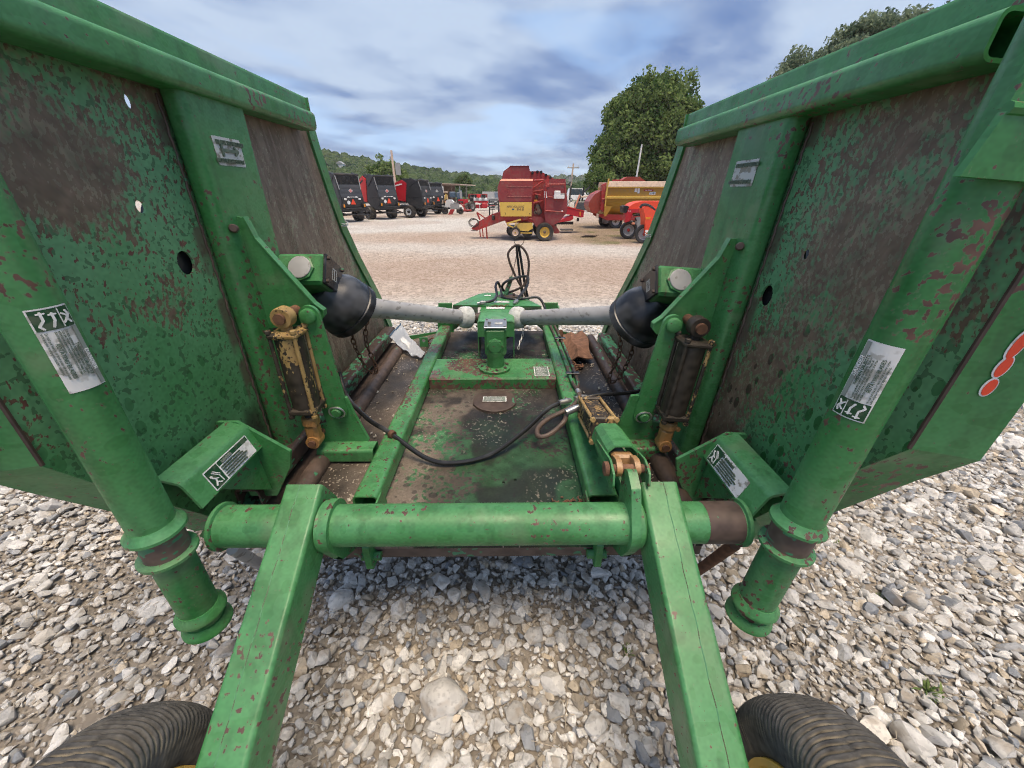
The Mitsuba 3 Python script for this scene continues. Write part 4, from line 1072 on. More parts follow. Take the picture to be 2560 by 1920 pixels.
for s in (-1, 1):
    wing(s)
    # linkage and wing cylinder stand between deck lug and wing gusset
    d = 0.0 if s < 0 else 1.0
    tp, bt = (np.array((-0.630, 1.345, 1.108)), np.array((-0.603, 1.345, 0.720))) if s < 0 else (np.array((0.672, 1.345, 1.070)), np.array((0.619, 1.345, 0.690)))
    ax = unit(bt - tp)
    sd = np.cross(ax, (0, 1, 0))
    L = np.linalg.norm(bt - tp)
    cap = LineString([(0, 0), (L, 0)]).buffer(0.036, quad_segs=8)
    LK = P_('link_arm', prism(cap, 0.014, tp, ax, sd), uv=(0.26, 0.6), smooth=30, label='flat green link arm')
    P_('pin', cat(lathe([(0.027, 0), (0.027, 0.016), (0.022, 0.020), (0.008, 0.021)], tp - np.array((0, 0.006, 0)), (0, -1, 0), 24)), uv=(0.25, 0.95), parent=LK)
    P_('pin', cat(lathe([(0.019, -0.03), (0.019, 0.026), (0.015, 0.03)], bt - np.array((0, 0.006, 0)), (0, -1, 0), 20)), uv=(0.2, 0.95), parent=LK)
    th = np.linspace(0, 2 * PI, 25)[:-1]
    P_('clip_ring', tube(bt + np.stack([0.030 * np.cos(th), -0.024 + 0 * th - 0.006 * np.sin(th), 0.026 * np.sin(th)], 1), 0.0035, 6, closed=True), 'm_steel', parent=LK)
    e0, e1 = (np.array((-0.695, 1.295, 1.116)), np.array((-0.692, 1.285, 0.620))) if s < 0 else (np.array((0.742, 1.295, 1.078)), np.array((0.700, 1.285, 0.590)))
    ax = unit(e1 - e0)
    u_, v_, w_ = frame(ax, (0, 1, 0))
    worn = 0.82 if s < 0 else 1.4
    WC = P_('wing_cylinder', cat(rod(e0 + ax * 0.06, e0 + ax * 0.345, 0.047, n=28)), 'm_cylinder', (worn + 0.05, 0), label='worn ochre wing cylinder' if s < 0 else 'black greasy wing cylinder')
    P_('head', cbox(e0 + ax * 0.057, (0.104, 0.104, 0.022), 0.008, (u_, v_, w_)), 'm_cylinder', (worn * (0.6 if s < 0 else 0.9), 0), parent=WC)
    P_('end_cap', cbox(e0 + ax * 0.352, (0.100, 0.100, 0.024), 0.006, (u_, v_, w_)), 'm_cylinder', (worn * 1.1, 0), parent=WC)
    for a in (-1, 1):
        for b in (-1, 1):
            q = e0 + u_ * a * 0.042 + v_ * b * 0.042
            P_('tie_rod', cat(rod(q + ax * 0.04, q + ax * 0.372, 0.0068, n=10), bolt(q + ax * 0.046, -ax, 0.011, 0.012), bolt(q + ax * 0.365, ax, 0.011, 0.012)), 'm_cylinder', ((0.30 if a < 0 else 0.7) if s < 0 else (0.80 if a < 0 and b < 0 else 1.3), 0), parent=WC)
    P_('eye', cat(lathe([(0.034, 0), (0.036, 0.004), (0.036, 0.040), (0.034, 0.044)], e0 - np.array((0, 0.022, 0)), (0, 1, 0), 28), cbox(e0 + ax * 0.038, (0.034, 0.030, 0.03), 0.006, (u_, v_, w_))), 'm_cylinder', (worn if s > 0 else 0.3, 0), parent=WC)
    P_('pin', rod(e0 - np.array((0, 0.034, 0)), e0 + np.array((0, 0.10, 0)), 0.019), 'm_rust', (0, 0.5), parent=WC)
    P_('piston_rod', rod(e0 + ax * 0.36, e1 - ax * 0.05, 0.018), 'm_black', (0.3, 0), parent=WC)
    P_('clevis', cat(lathe([(0.030, 0), (0.032, 0.004), (0.032, 0.030), (0.028, 0.034)], e1 - ax * 0.105, ax, 20), cbox(e1 - ax * 0.035, (0.050, 0.050, 0.075), 0.012, (u_, v_, w_)), lathe([(0.026, 0), (0.027, 0.01), (0.027, 0.05), (0.025, 0.056)], e1 - np.array((0, 0.030, 0)), (0, 1, 0), 24),
                     lathe([(0.010, 0), (0.010, 0.016)], e1 - ax * 0.085 - np.array((-0.022, 0.02, 0)), (0.4, -1, 0), 8)), 'm_machine', (CLAY / 32.0, 0.75 if s < 0 else 1.0), parent=WC, smooth=30)
    P_('pin', rod(e1 - np.array((0, 0.040, 0)), e1 + np.array((0, 0.08, 0)), 0.014), 'm_rust', (0, 0.4), parent=WC)
    # skid rod seen under the pipe end
    P_('skid_rod', rod((0.79 * s, 0.86, 0.50), (0.80 * s, 1.06, 0.06), 0.018), 'm_rust' if s > 0 else 'm_shaft', (0, 0.5))


# ------------------------------------------------------------------ decals with print
ORDER = [0.0, 0.35, 0.15, 0.25, 1.0, 0.8, 0.7, 0.05, 0.1, 0.3]


def flat_decal(key, O, U, V, w, h, parts, parent, back=(0.95, 0.5), label=None):
    """thin sticker; parts = [(mesh in sticker coordinates with origin at its lower left, shade)]"""
    U, V = unit(U), unit(V)
    N = np.cross(U, V)
    K = P_(key, prism(rnd([(0, 0), (w, 0), (w, h), (0, h)], min(w, h) * 0.04), 0.0010, np.asarray(O) + N * 0.0008, U, V), 'm_print', back, parent=parent, label=label, smooth=False)
    by = {}
    for m, sh in parts:
        by.setdefault(sh, []).append(m)
    for sh, ms in by.items():
        m = cat(*ms)
        m = m.copy()
        z = np.array(m.vertices)[:, 2]
        m.vertices[:, 2] = np.where(z > z.mean(), 0.0018 + 0.0005 * ORDER.index(sh), 0.0010)
        k = '__'.join(K.split('__')[:3])
        put(key.split('_')[0] + '_print', xf(m, O, U, V, N), 'm_print', (sh, 0.25), parent='__'.join(K.split('__')[:2]), smooth=False)
    return K


def bend_decal(key, cx, cy, R, th0, z0, w, h, parts, parent, back, flip=1, tiltfn=None, label=None):
    """the same on an upright pipe: sticker x runs up or down the pipe, y around it"""
    def bend(m, dr_):
        m = m.copy()
        v = np.array(m.vertices) * (0.90, 0.90, 1.0)
        a = th0 + flip * (v[:, 1] - 0.45 * h) / R
        rr = R + dr_ + np.where(v[:, 2] > 0, 0.0008, 0)
        q = np.stack([cx + rr * np.cos(a), cy + rr * np.sin(a), z0 + flip * -1 * (v[:, 0] - 0.45 * w)], 1)
        m.vertices = tiltfn(q) if tiltfn else q
        return m
    xs, ys = np.linspace(0, w, 7), np.linspace(0, h, 15)
    V = [(x, y, zz) for zz in (0, 0.0005) for x in xs for y in ys]
    F = []
    nx, ny = len(xs), len(ys)
    for l in (0, 1):
        for i in range(nx - 1):
            for j in range(ny - 1):
                a, b, c, d = l * nx * ny + i * ny + j, l * nx * ny + i * ny + j + 1, l * nx * ny + (i + 1) * ny + j, l * nx * ny + (i + 1) * ny + j + 1
                F += [[a, c, d], [a, d, b]]
    K = put(key, bend(TM(V, F), 0.0010), 'm_print', back, parent=parent, label=label, smooth=False)
    by = {}
    for m, sh in parts:
        by.setdefault(sh, []).append(m)
    for i, (sh, ms) in enumerate(sorted(by.items(), key=lambda t: ORDER.index(t[0]))):
        for m in (ms if len(ms) < 3 else [cat(*ms)]):
            put('decal_print', bend(m, 0.0022 + 0.0006 * i), 'm_print', (sh, 0.25), parent=parent, smooth=False)
    return K


def at_(m, x, y, rot=0.0, sc=1.0):
    m = m.copy()
    m.apply_scale([sc, sc, 1.0])
    if rot:
        m.apply_transform(trimesh.transformations.rotation_matrix(rot, (0, 0, 1)))
    m.apply_translation((x, y, 0))
    return m


def bar(x0, y0, x1, y1):
    xs = np.linspace(x0, x1, max(2, int((x1 - x0) / 0.01) + 1))
    ys = np.linspace(y0, y1, max(2, int((y1 - y0) / 0.006) + 1))
    V = [(x, y, z) for z in (0, 0.0006) for x in xs for y in ys]
    F, nx, ny = [], len(xs), len(ys)
    for l in (0, 1):
        for i in range(nx - 1):
            for j in range(ny - 1):
                a, b, c, d = l * nx * ny + i * ny + j, l * nx * ny + i * ny + j + 1, l * nx * ny + (i + 1) * ny + j, l * nx * ny + (i + 1) * ny + j + 1
                F += [[a, c, d], [a, d, b]]
    return TM(V, F)


def stroke(pts, w):
    g = LineString(pts).buffer(w / 2, quad_segs=3)
    return trimesh.creation.extrude_polygon(g, 0.0006, engine='earcut')


def rotating_decal():
    """0.19 x 0.082: pictures in a green head, then the words"""
    W, H, P = 0.180, 0.066, []
    g = 0.044
    P.append((bar(0.003, 0.003, g, H - 0.003), 0.0))
    P.append((bar(g + 0.001, H - 0.013, W - 0.003, H - 0.003), 0.35))
    P.append((bar(0.004, H * 0.64, g - 0.002, H * 0.64 + 0.0016), 1.0))
    P.append((stroke([(0.012, 0.055), (0.020, 0.058), (0.028, 0.053), (0.036, 0.057)], 0.004), 1.0))
    P.append((stroke([(0.016, 0.047), (0.022, 0.055), (0.030, 0.050), (0.034, 0.046)], 0.0035), 1.0))
    P.append((stroke([(0.008, 0.018), (0.024, 0.018), (0.034, 0.010), (0.040, 0.014)], 0.004), 1.0))
    P.append((stroke([(0.010, 0.013), (0.010, 0.023)], 0.003), 1.0))
    P.append((stroke([(0.012, 0.033), (0.026, 0.033), (0.038, 0.028)], 0.004), 1.0))
    P.append((stroke([(0.014, 0.028), (0.014, 0.038)], 0.003), 1.0))
    P.append((at_(text('DANGER', 0.0085, bold=True), g + 0.052, H - 0.0125), 1.0))
    P.append((at_(text('THROWN OBJECTS', 0.0056, bold=True), g + 0.034, H - 0.0225), 0.05))
    for i, t in enumerate(('Do not operate cutter near people. Objects', 'can be thrown hundreds of feet. Keep all', 'shields in place including at front and rear', 'discharge openings.')):
        P.append((at_(text(t, 0.0036), g + 0.004, H - 0.0275 - 0.0050 * i), 0.05))
    P.append((at_(text('ROTATING BLADES', 0.0060, bold=True), g + 0.028, 0.0165), 0.05))
    for i, t in enumerate(('Do not put hands or feet under or into cutter', 'with engine running or blades rotating.')):
        P.append((at_(text(t, 0.0036), g + 0.004, 0.0105 - 0.0052 * i), 0.05))
    return W, H, P


def falling_decal(dark):
    W, H, P = 0.190, 0.064, []
    P.append((bar(0.003, 0.003, 0.050, H - 0.003), 0.0))
    P.append((stroke([(0.013, 0.036), (0.020, 0.030), (0.018, 0.020), (0.011, 0.012)], 0.004), 1.0))
    P.append((stroke([(0.018, 0.020), (0.026, 0.013), (0.030, 0.011)], 0.0035), 1.0))
    P.append((stroke([(0.020, 0.030), (0.028, 0.026)], 0.003), 1.0))
    P.append((trimesh.creation.extrude_polygon(Point(0.012, 0.041).buffer(0.0035), 0.0006, engine='earcut'), 1.0))
    P.append((stroke([(0.020, 0.048), (0.036, 0.030), (0.038, 0.010)], 0.0022), 1.0))
    P.append((stroke([(0.025, 0.050), (0.040, 0.033)], 0.0022), 1.0))
    if dark:
        P.append((bar(0.053, H - 0.017, W - 0.003, H - 0.003), 0.0))
        P.append((at_(text('DANGER', 0.0075, bold=True), 0.066, H - 0.0140), 0.30))
    else:
        P.append((at_(text('DANGER', 0.0085, bold=True), 0.066, H - 0.0150), 0.05))
        P.append((stroke([(0.050, H - 0.014), (0.0555, H - 0.005), (0.061, H - 0.014), (0.050, H - 0.014)], 0.0015), 0.05))
    for i, t in enumerate(('AVOID SERIOUS INJURY OR', 'DEATH FROM FALLING WINGS', '- Stand clear of wings when raising', 'or lowering. Install locks before', 'working on or near raised wings.')):
        P.append((at_(text(t, 0.0044), 0.055, H - 0.0250 - 0.0078 * i), 0.1))
    return W, H, P


WL, WRt = RC + '__wing', RC + '__wing_001'


def tilt_right(q):
    # right wing: (n, y, z) measured in the plate frame, given here as x = -n
    n, y, z = -q[:, 0], q[:, 1], q[:, 2]
    return np.stack([0.86 + (z - 0.5) * math.sin(TILT) - n * math.cos(TILT), y, 0.5 - DZ + (z - 0.5) * math.cos(TILT) + n * math.sin(TILT)], 1)


w, h, prt = rotating_decal()
bend_decal('warning_decal', -0.795, 0.70, 0.048, math.radians(-16), 1.235, w, h, prt, WL, (0.95, 0.55), flip=1, label='scuffed warning decal, head end up')
bend_decal('warning_decal', -0.085, 0.70, 0.048, math.radians(-153), 1.215, w, h, prt, WRt, (0.95, 0.55), flip=-1, tiltfn=tilt_right, label='torn warning decal, head end down')
w, h, prt = falling_decal(True)
nU = unit((0.0, 1.0, 0.0))
dn = unit((0.026, 0, -0.073))
flat_decal('channel_decal', (-0.88 + 0.1345 + 0.0005, 0.845, 0.747), nU, -dn, w, h, prt, WL, (0.95, 0.4), label='green and white decal about falling wings')
w, h, prt = falling_decal(False)
pA, pB = tilt_right(np.array([[-0.1345, 1.045, 0.747], [-0.1105, 1.045, 0.814]]))
flat_decal('channel_decal', pA + np.array((-0.0005, 0, 0)), (0, -1, 0), pB - pA, w, h, prt, WRt, (0.9, 0.9), label='weathered white danger decal')
for s_, par in ((-1, WL), (1, WRt)):
    parts = [(at_(text('BLADE ROTATION', 0.011, bold=True), 0.010, 0.058), 0.1), (stroke([(0.030, 0.042), (0.105, 0.042)], 0.009), 0.1), (stroke([(0.030, 0.028), (0.030, 0.056)], 0.008), 0.1),
             (stroke([(0.092, 0.052), (0.107, 0.042), (0.092, 0.032)], 0.007), 0.1), (at_(text('BLADE ROTATION', 0.011, bold=True), 0.125, 0.019, PI), 0.1)]
    if s_ < 0:
        flat_decal('rotation_decal', (-0.88 + 0.0674, 1.375, 1.575), (0, 1, 0), (0, 0, 1), 0.135, 0.078, parts, par, (0.72, 1.0), label='yellowed blade rotation decal')
    else:
        a = tilt_right(np.array([[-0.0674, 1.53, 1.575], [-0.0674, 1.53, 1.655]]))
        flat_decal('rotation_decal', a[0], (0, -1, 0), a[1] - a[0], 0.135, 0.078, parts[:1] + parts[-1:], par, (0.62, 1.0), label='flaking pale blade rotation decal')
# label on the cross member and on the round cover
flat_decal('deck_decal', (0.225, 1.965, 0.5705), (1, 0, 0), (0, 1, 0), 0.085, 0.13, [(bar(0.005, 0.005, 0.080, 0.125), 0.15)] + [(bar(0.012, 0.015 + 0.012 * i, 0.072 - 0.012 * (i % 3), 0.020 + 0.012 * i), 0.8) for i in range(9)], DK, (0.9, 0.4))
flat_decal('deck_decal', (-0.060, 1.765, 0.5165), (1, 0, 0), (0, 1, 0), 0.125, 0.060, [(bar(0.006, 0.006, 0.119, 0.054), 0.25)] + [(bar(0.014, 0.012 + 0.009 * i, 0.108 - 0.01 * (i % 2), 0.015 + 0.009 * i), 0.7) for i in range(4)], DK, (0.9, 0.8))

# things lying on the deck ------------------------------------------------------
nx, ny = 22, 14
bx = np.array([[[0.05 + 0.26 * i / (nx - 1), -0.02 - 0.11 * i / (nx - 1) + (0.155 - 0.10 * i / (nx - 1)) * (j / (ny - 1)), 0] for j in range(ny)] for i in range(nx)])
bz = 0.012 + 0.05 * (meshkit.fbm(bx * 26 + 3, 3, 4) - 0.3) * (0.4 + np.linspace(0, 1, nx)[:, None])
Vb = np.stack([-0.80 + bx[..., 0] * 1.0, 2.60 + bx[..., 1] * 2.0, np.maximum(0.505 + bz + 0.072 * np.exp(-((bx[..., 0] - 0.05) / 0.085) ** 2), 0.508)], -1).reshape(-1, 3)
Fb = [[i * ny + j, (i + 1) * ny + j, (i + 1) * ny + j + 1] for i in range(nx - 1) for j in range(ny - 1)] + [[i * ny + j, (i + 1) * ny + j + 1, i * ny + j + 1] for i in range(nx - 1) for j in range(ny - 1)]
top_ = TM(Vb, Fb)
bot_ = TM(Vb - [0, 0, 0.004], [f[::-1] for f in Fb])
BG = thing('plastic_bag', 'crumpled clear plastic bag with a blue edge lying on the left of the deck', 'bag')
put('film', cat(top_, bot_), 'm_bag', smooth=True, uv=np.zeros((2 * len(Vb), 2)), parent=BG)
put('zip_strip', tube(Vb.reshape(nx, ny, 3)[0] + [0, 0, 0.003], 0.006, 6), 'm_machine', (BLUE / 32.0, 0), parent=BG, label='blue edge of the bag')
put('paper_slip', TM(Vb.reshape(nx, ny, 3)[5:12, 4:9].reshape(-1, 3) + [0, 0, 0.003], [[i * 5 + j, (i + 1) * 5 + j, (i + 1) * 5 + j + 1] for i in range(6) for j in range(4)] + [[i * 5 + j, (i + 1) * 5 + j + 1, i * 5 + j + 1] for i in range(6) for j in range(4)]), 'm_print', (0.95, 0.1), parent=BG)

SC = thing('rusty_guard', 'bent rusty guard plate with a chain lying on the right side of the deck', 'scrap')
pts = []
for t in np.linspace(0, 1, 12):
    y = 2.80 - 0.52 * t
    for k, (x, z) in enumerate(((-0.085, 0.020), (-0.035, 0.014), (0.0, 0.060), (0.045, 0.050), (0.10, 0.085 - 0.05 * t))):
        pts.append((0.545 + x - 0.02 * t + 0.006 * math.sin(9 * t + k), y + 0.02 * math.sin(k * 2.1), 0.502 + z * (0.75 + 0.4 * t) + 0.012 * math.sin(7 * t + 1.3 * k)))
pts = np.array(pts)
Fs = [[i * 5 + j, (i + 1) * 5 + j, (i + 1) * 5 + j + 1] for i in range(11) for j in range(4)] + [[i * 5 + j, (i + 1) * 5 + j + 1, i * 5 + j + 1] for i in range(11) for j in range(4)]
put('plate', cat(TM(pts, Fs), TM(pts - [0, 0, 0.006], [f[::-1] for f in Fs])), 'm_rust', (0, 0.85), parent=SC, smooth=30)
th = np.linspace(0, 2 * PI * 14, 260)
put('spring', tube(np.stack([0.475 - 0.0006 * th + 0.016 * np.cos(th), 2.80 - 0.36 * th / th[-1], 0.548 + 0.016 * np.sin(th)], 1), 0.0045, 6), 'm_rust', (0, 0.3), parent=SC)
put('chain', link_chain([(0.47, 2.30, 0.515), (0.50, 2.25, 0.52), (0.46, 2.22, 0.515), (0.52, 2.20, 0.525), (0.55, 2.24, 0.515), (0.49, 2.18, 0.515), (0.46, 2.15, 0.512)], 0.030, 0.0050, 0.012), 'm_rust', (0, 0.9), parent=SC)


# ------------------------------------------------------------------ helpers for the machines of the yard
def wheel(parent, c, axis, R, wd, rim_r, rim_slot, n=36, face=None, tyre_dirt=0.35, name='wheel', hub_slot=None):
    """tyre, rim and hub; face: the side (direction along axis) that is seen"""
    ax = unit(axis)
    W_ = numbered(parent + '__' + name)
    labels[W_] = {}
    h = wd / 2
    pr = [(rim_r, -h * 0.75), (rim_r + (R - rim_r) * 0.35, -h), (R - 0.18 * (R - rim_r), -h * 0.96), (R, -h * 0.62), (R, h * 0.62), (R - 0.18 * (R - rim_r), h * 0.96), (rim_r + (R - rim_r) * 0.35, h), (rim_r, h * 0.75)]
    put('tyre', lathe(pr, c, ax, n, caps=False), 'm_machine', (RUBBER / 32.0, tyre_dirt), parent=W_, smooth=40)
    put('rim', lathe([(0.02, h * 0.30), (rim_r * 0.55, h * 0.30), (rim_r * 0.75, h * 0.22), (rim_r * 0.86, h * 0.55), (rim_r * 1.0, h * 0.72), (rim_r * 1.02, h * 0.80), (rim_r * 1.02, -h * 0.80), (rim_r * 0.9, -h * 0.6), (rim_r * 0.75, -h * 0.2), (0.02, -h * 0.2)], c, ax, n, caps=False), 'm_machine', (rim_slot / 32.0, 0.35), parent=W_, smooth=30)
    hs = BROWN if hub_slot is None else hub_slot
    put('hub', lathe([(rim_r * 0.30, h * 0.30), (rim_r * 0.28, h * 0.62), (rim_r * 0.12, h * 0.70)], c, ax, 14), 'm_machine', (hs / 32.0, 0.3), parent=W_)
    del labels[W_]
    return W_


def panel(poly, y, t=0.03):
    return XZ(poly, y + t / 2, t)


# the old red baler, seen from its left side ---------------------------------
RB = thing('round_baler', 'old red and yellow round baler with yellow wheels standing alone in the yard', 'baler')


def B(name, mesh, slot, dirt=0.35, **k):
    return mput(name, mesh, slot, dirt, parent=k.pop('parent', RB), **k)


Y0, Y1 = 14.05, 15.85
B('front_panel', cat(hull([(x, y, z) for y in (Y0, Y0 + 0.06) for x, z in ((-0.24, 1.64), (-0.17, 1.82), (0.90, 1.82), (0.88, 1.215), (-0.20, 1.215), (-0.24, 1.42))]),
                     cbox((0.465, Y0 - 0.008, 1.664), (0.79, 0.02, 0.020), 0.006), cbox((0.465, Y0 - 0.008, 1.366), (0.79, 0.02, 0.020), 0.006), cbox((0.085, Y0 - 0.006, 1.515), (0.02, 0.016, 0.30), 0.006)), DULLRED, 0.35, smooth=25)
B('panel_top', hull([(-0.17, Y0, 1.822), (0.90, Y0, 1.822), (-0.11, Y0 + 0.14, 1.885), (0.91, Y0 + 0.14, 1.885), (-0.11, Y0 + 0.14, 1.85), (0.91, Y0 + 0.14, 1.85)]), SALMON, 0.3)
YP = B('lower_panel', hull([(x, y, z) for y in (Y0 + 0.004, Y0 + 0.06) for x, z in ((-0.19, 1.205), (0.88, 1.205), (0.88, 0.775), (-0.15, 0.775))]), YELLOW, 0.22, label='yellow lower side panel with dark lettering')
for t_, x_, z_, hh in (('NEW HOLLAND', 0.055, 1.035, 0.062), ('848', 0.375, 0.955, 0.070)):
    tm = text(t_, hh, 0.004, bold=False)
    tm.apply_scale([(0.555 / 0.60 if t_[0] == 'N' else 1.55), 1, 1])
    wdt = tm.bounds[1][0] - tm.bounds[0][0]
    tm.apply_scale([(0.56 if t_[0] == 'N' else 0.235) / wdt, 1, 1])
    put('lettering', xf(tm, (x_, Y0 + 0.001, z_), (1, 0, 0), (0, 0, 1), (0, -1, 0)), 'm_machine', (BROWN / 32.0, 0.1), parent=YP, smooth=False)
mput('emblem', cbox((0.26, Y0 + 0.001, 0.99), (0.07, 0.006, 0.045), 0.002), BLUE, 0.1, parent=YP)
for x_ in (0.0, 0.82):
    mput('latch', cbox((x_, Y0 - 0.004, 0.86), (0.02, 0.02, 0.05), 0.004), BLACK, 0.2, parent=YP)
B('hood', hull([(x, y, z) for y in (15.0, 15.9) for x, z in ((-0.11, 1.90), (-0.06, 2.13), (0.17, 2.285), (0.81, 2.285), (0.85, 2.15), (0.855, 1.90))]), DULLRED, 0.3, smooth=20, label='tall sloped red hood')
B('hood_lid', hull([(x, y, z) for y in (14.97, 15.9) for x, z in ((0.16, 2.29), (0.82, 2.29), (0.82, 2.30), (0.17, 2.30))]), DULLRED, 0.3)
B('belt_frame', cat(panel([(0.86, 1.60), (0.86, 2.15), (1.22, 2.15), (1.44, 2.05), (1.74, 1.90), (1.74, 1.6)], 15.25, 0.05), panel([(0.86, 1.60), (0.86, 2.15), (1.22, 2.15), (1.44, 2.05), (1.74, 1.90), (1.74, 1.6)], 15.8, 0.05)), OLDRED, 0.5)
for x_, z_ in ((1.12, 2.13), (1.25, 2.12), (1.42, 2.03), (0.95, 2.10), (1.58, 1.95)):
    B('roller', rod((x_, 15.2, z_), (x_, 15.85, z_), 0.045, n=14), BLACK, 0.3)
B('chamber', cat(panel([(0.86, 0.62), (0.86, 1.88), (1.38, 1.88), (1.38, 0.62)], 14.42, 0.05), panel([(-0.2, 0.6), (-0.2, 1.85), (1.96, 1.85), (1.9, 0.7)], 15.80, 0.05), cbox((0.3, 14.95, 1.2), (1.0, 1.5, 1.15), 0.03)), OLDRED, 0.6)
for (a, b, r_) in (((0.93, 14.30, 1.84), (1.26, 14.30, 1.86), 0.03), ((0.93, 14.28, 1.62), (1.24, 14.28, 1.82), 0.028), ((0.93, 14.30, 1.52), (1.26, 14.30, 1.56), 0.026), ((0.93, 14.30, 1.17), (1.26, 14.30, 1.24), 0.03), ((0.98, 14.26, 1.45), (1.18, 14.26, 1.40), 0.02)):
    B('strut', rod(a, b, r_, n=8), OLDRED, 0.6)
for (x_, z_, r_) in ((1.05, 1.36, 0.055), (1.10, 1.06, 0.075), (1.16, 0.92, 0.09), (1.02, 0.88, 0.06)):
    B('sprocket', lathe([(r_, 0), (r_, 0.02), (r_ * 0.5, 0.03)], (x_, 14.36, z_), (0, -1, 0), 16), BROWN, 0.6)
B('drive_chain', tube(spline([(1.05, 14.32, 1.40), (1.17, 14.32, 1.06), (1.24, 14.32, 0.90), (1.12, 14.32, 0.82), (1.0, 14.32, 0.95), (1.02, 14.32, 1.2)], 5), 0.014, 6), BLACK, 0.4)
B('box', cbox((1.03, 14.33, 1.22), (0.12, 0.06, 0.10), 0.01), AMBER, 0.5)
TGp = [(1.25, 1.69), (1.37, 1.885), (1.96, 1.885), (2.03, 1.45), (2.08, 1.03), (2.06, 0.88), (1.81, 0.58), (1.62, 0.48), (1.36, 0.57), (1.30, 0.94)]
TG = B('tailgate', cat(panel(TGp, 14.12, 0.05), panel(TGp, 15.75, 0.05), hull([(x, y, z) for y in (14.15, 15.75) for x, z in ((1.40, 1.82), (1.92, 1.82), (2.03, 1.03), (2.01, 0.90), (1.80, 0.64))])), DULLRED, 0.5, smooth=20, label='big red rear gate')
mput('ridge', cat(tube([(1.34, 14.09, 1.66), (1.42, 14.09, 1.73), (1.94, 14.09, 1.735), (1.97, 14.09, 1.45)], 0.016, 6), tube([(1.33, 14.09, 0.945), (1.97, 14.09, 0.905)], 0.022, 6), cbox((1.33, 14.10, 1.3), (0.03, 0.05, 0.8), 0.008), tube([(1.40, 14.10, 1.36), (1.98, 14.10, 1.33)], 0.012, 6)), OLDRED, 0.5, parent=TG)
TB = mput('tool_box', cat(cbox((1.705, 14.03, 1.475), (0.20, 0.14, 0.13), 0.02), cbox((1.77, 14.03, 1.365), (0.34, 0.15, 0.125), 0.015)), WHITE, 0.85, parent=TG, label='pale plastic box on the rear gate')
mput('box_lid', cbox((1.875, 14.03, 1.445), (0.13, 0.14, 0.03), 0.008), GREY, 0.8, parent=TG)
mput('sticker', cat(cbox((1.90, 14.08, 0.925), (0.06, 0.01, 0.05), 0.002)), WHITE, 0.3, parent=TG)
mput('sticker', prism([(0, 0), (0.09, 0), (0.05, 0.20), (-0.01, 0.20)], 0.006, (1.30, 14.10, 1.33), (1, 0, 0), (0, 0, 1)), WHITE, 0.5, parent=TG)
mput('reflector', prism([(0, 0), (0.13, 0.05), (0.09, 0.28), (-0.02, 0.22)], 0.008, (1.32, 14.09, 1.62), (1, 0, 0), (0, 0, 1)), OLDRED, 0.2, parent=TG)
B('tongue', cat(*[hull([(x, y, z) for y in (yy, yy + 0.10) for x, z in ((-0.10, 0.90), (-0.02, 0.60), (-0.24, 0.56), (-0.52, 0.49), (-1.03, 0.27), (-1.23, 0.33), (-0.97, 0.55), (-0.46, 0.80))]) for yy in (14.80, 15.15)], hull([(x, y, z) for y in (14.85, 15.2) for x, z in ((-0.9, 0.46), (-0.5, 0.66), (-0.2, 0.70), (-0.2, 0.66), (-0.5, 0.60), (-0.9, 0.42))])), OLDRED, 0.6, smooth=25)
B('hitch', cat(hull([(-1.25, 14.9, 0.25), (-1.0, 14.9, 0.25), (-1.25, 15.1, 0.25), (-1.0, 15.1, 0.25), (-1.2, 14.95, 0.29), (-1.0, 15.05, 0.29)])), BROWN, 0.6)
for x_, zb in ((-0.66, -0.02), (-0.80, 0.03), (-0.90, 0.06)):
    B('stand', rod((x_ - 0.03, 14.8, 0.42), (x_, 14.8, zb), 0.026 if zb < 0 else 0.02, n=8), OLDRED, 0.6)
B('jack', cat(rod((-0.90, 14.85, 0.62), (-1.0, 14.85, 0.86), 0.03, n=8), rod((-1.0, 14.85, 0.86), (-0.72, 14.85, 0.68), 0.02, n=8)), OLDRED, 0.6)
th = np.linspace(0, 2 * PI, 25)[:-1]
B('hose_coil', cat(*[tube(np.stack([-1.13 + dx + 0.16 * np.cos(th), 14.7 + dy + 0.05 * np.sin(th * 2), 0.53 + rz_ * np.sin(th)], 1), 0.014, 6, closed=True) for dx, dy, rz_ in ((0, 0, 0.14), (0.03, 0.06, 0.11))]), BLACK, 0.3)
B('gauge', cat(cbox((-0.42, 14.75, 0.70), (0.10, 0.10, 0.16), 0.02), rod((-0.44, 14.75, 0.78), (-0.45, 14.75, 0.98), 0.01, n=6)), BLACK, 0.3)
B('under_frame', cat(panel([(-0.10, 0.74), (0.93, 0.74), (1.30, 0.74), (1.38, 0.58), (1.06, 0.46), (0.93, 0.57), (0.40, 0.55), (0.05, 0.53)], 14.45, 0.06), panel([(-0.10, 0.74), (0.93, 0.74), (1.30, 0.74), (1.38, 0.58), (1.06, 0.46), (0.93, 0.57), (0.40, 0.55), (0.05, 0.53)], 15.5, 0.06), cbox((0.65, 15.0, 0.62), (1.3, 1.2, 0.14), 0.02)), OLDRED, 0.6)
B('axle_bracket', cat(panel([(0.88, 0.75), (1.22, 0.75), (1.36, 0.60), (1.40, 0.35), (1.20, 0.25), (1.02, 0.47)], 14.24, 0.05), rod((1.32, 14.0, 0.29), (1.32, 15.8, 0.29), 0.06)), DULLRED, 0.5)
B('pickup_cover', hull([(x, y, z) for y in (14.12, 14.2) for x, z in ((0.36, 0.50), (0.46, 0.565), (0.92, 0.565), (0.94, 0.40), (0.78, 0.30), (0.50, 0.32))]), YELLOW, 0.3)
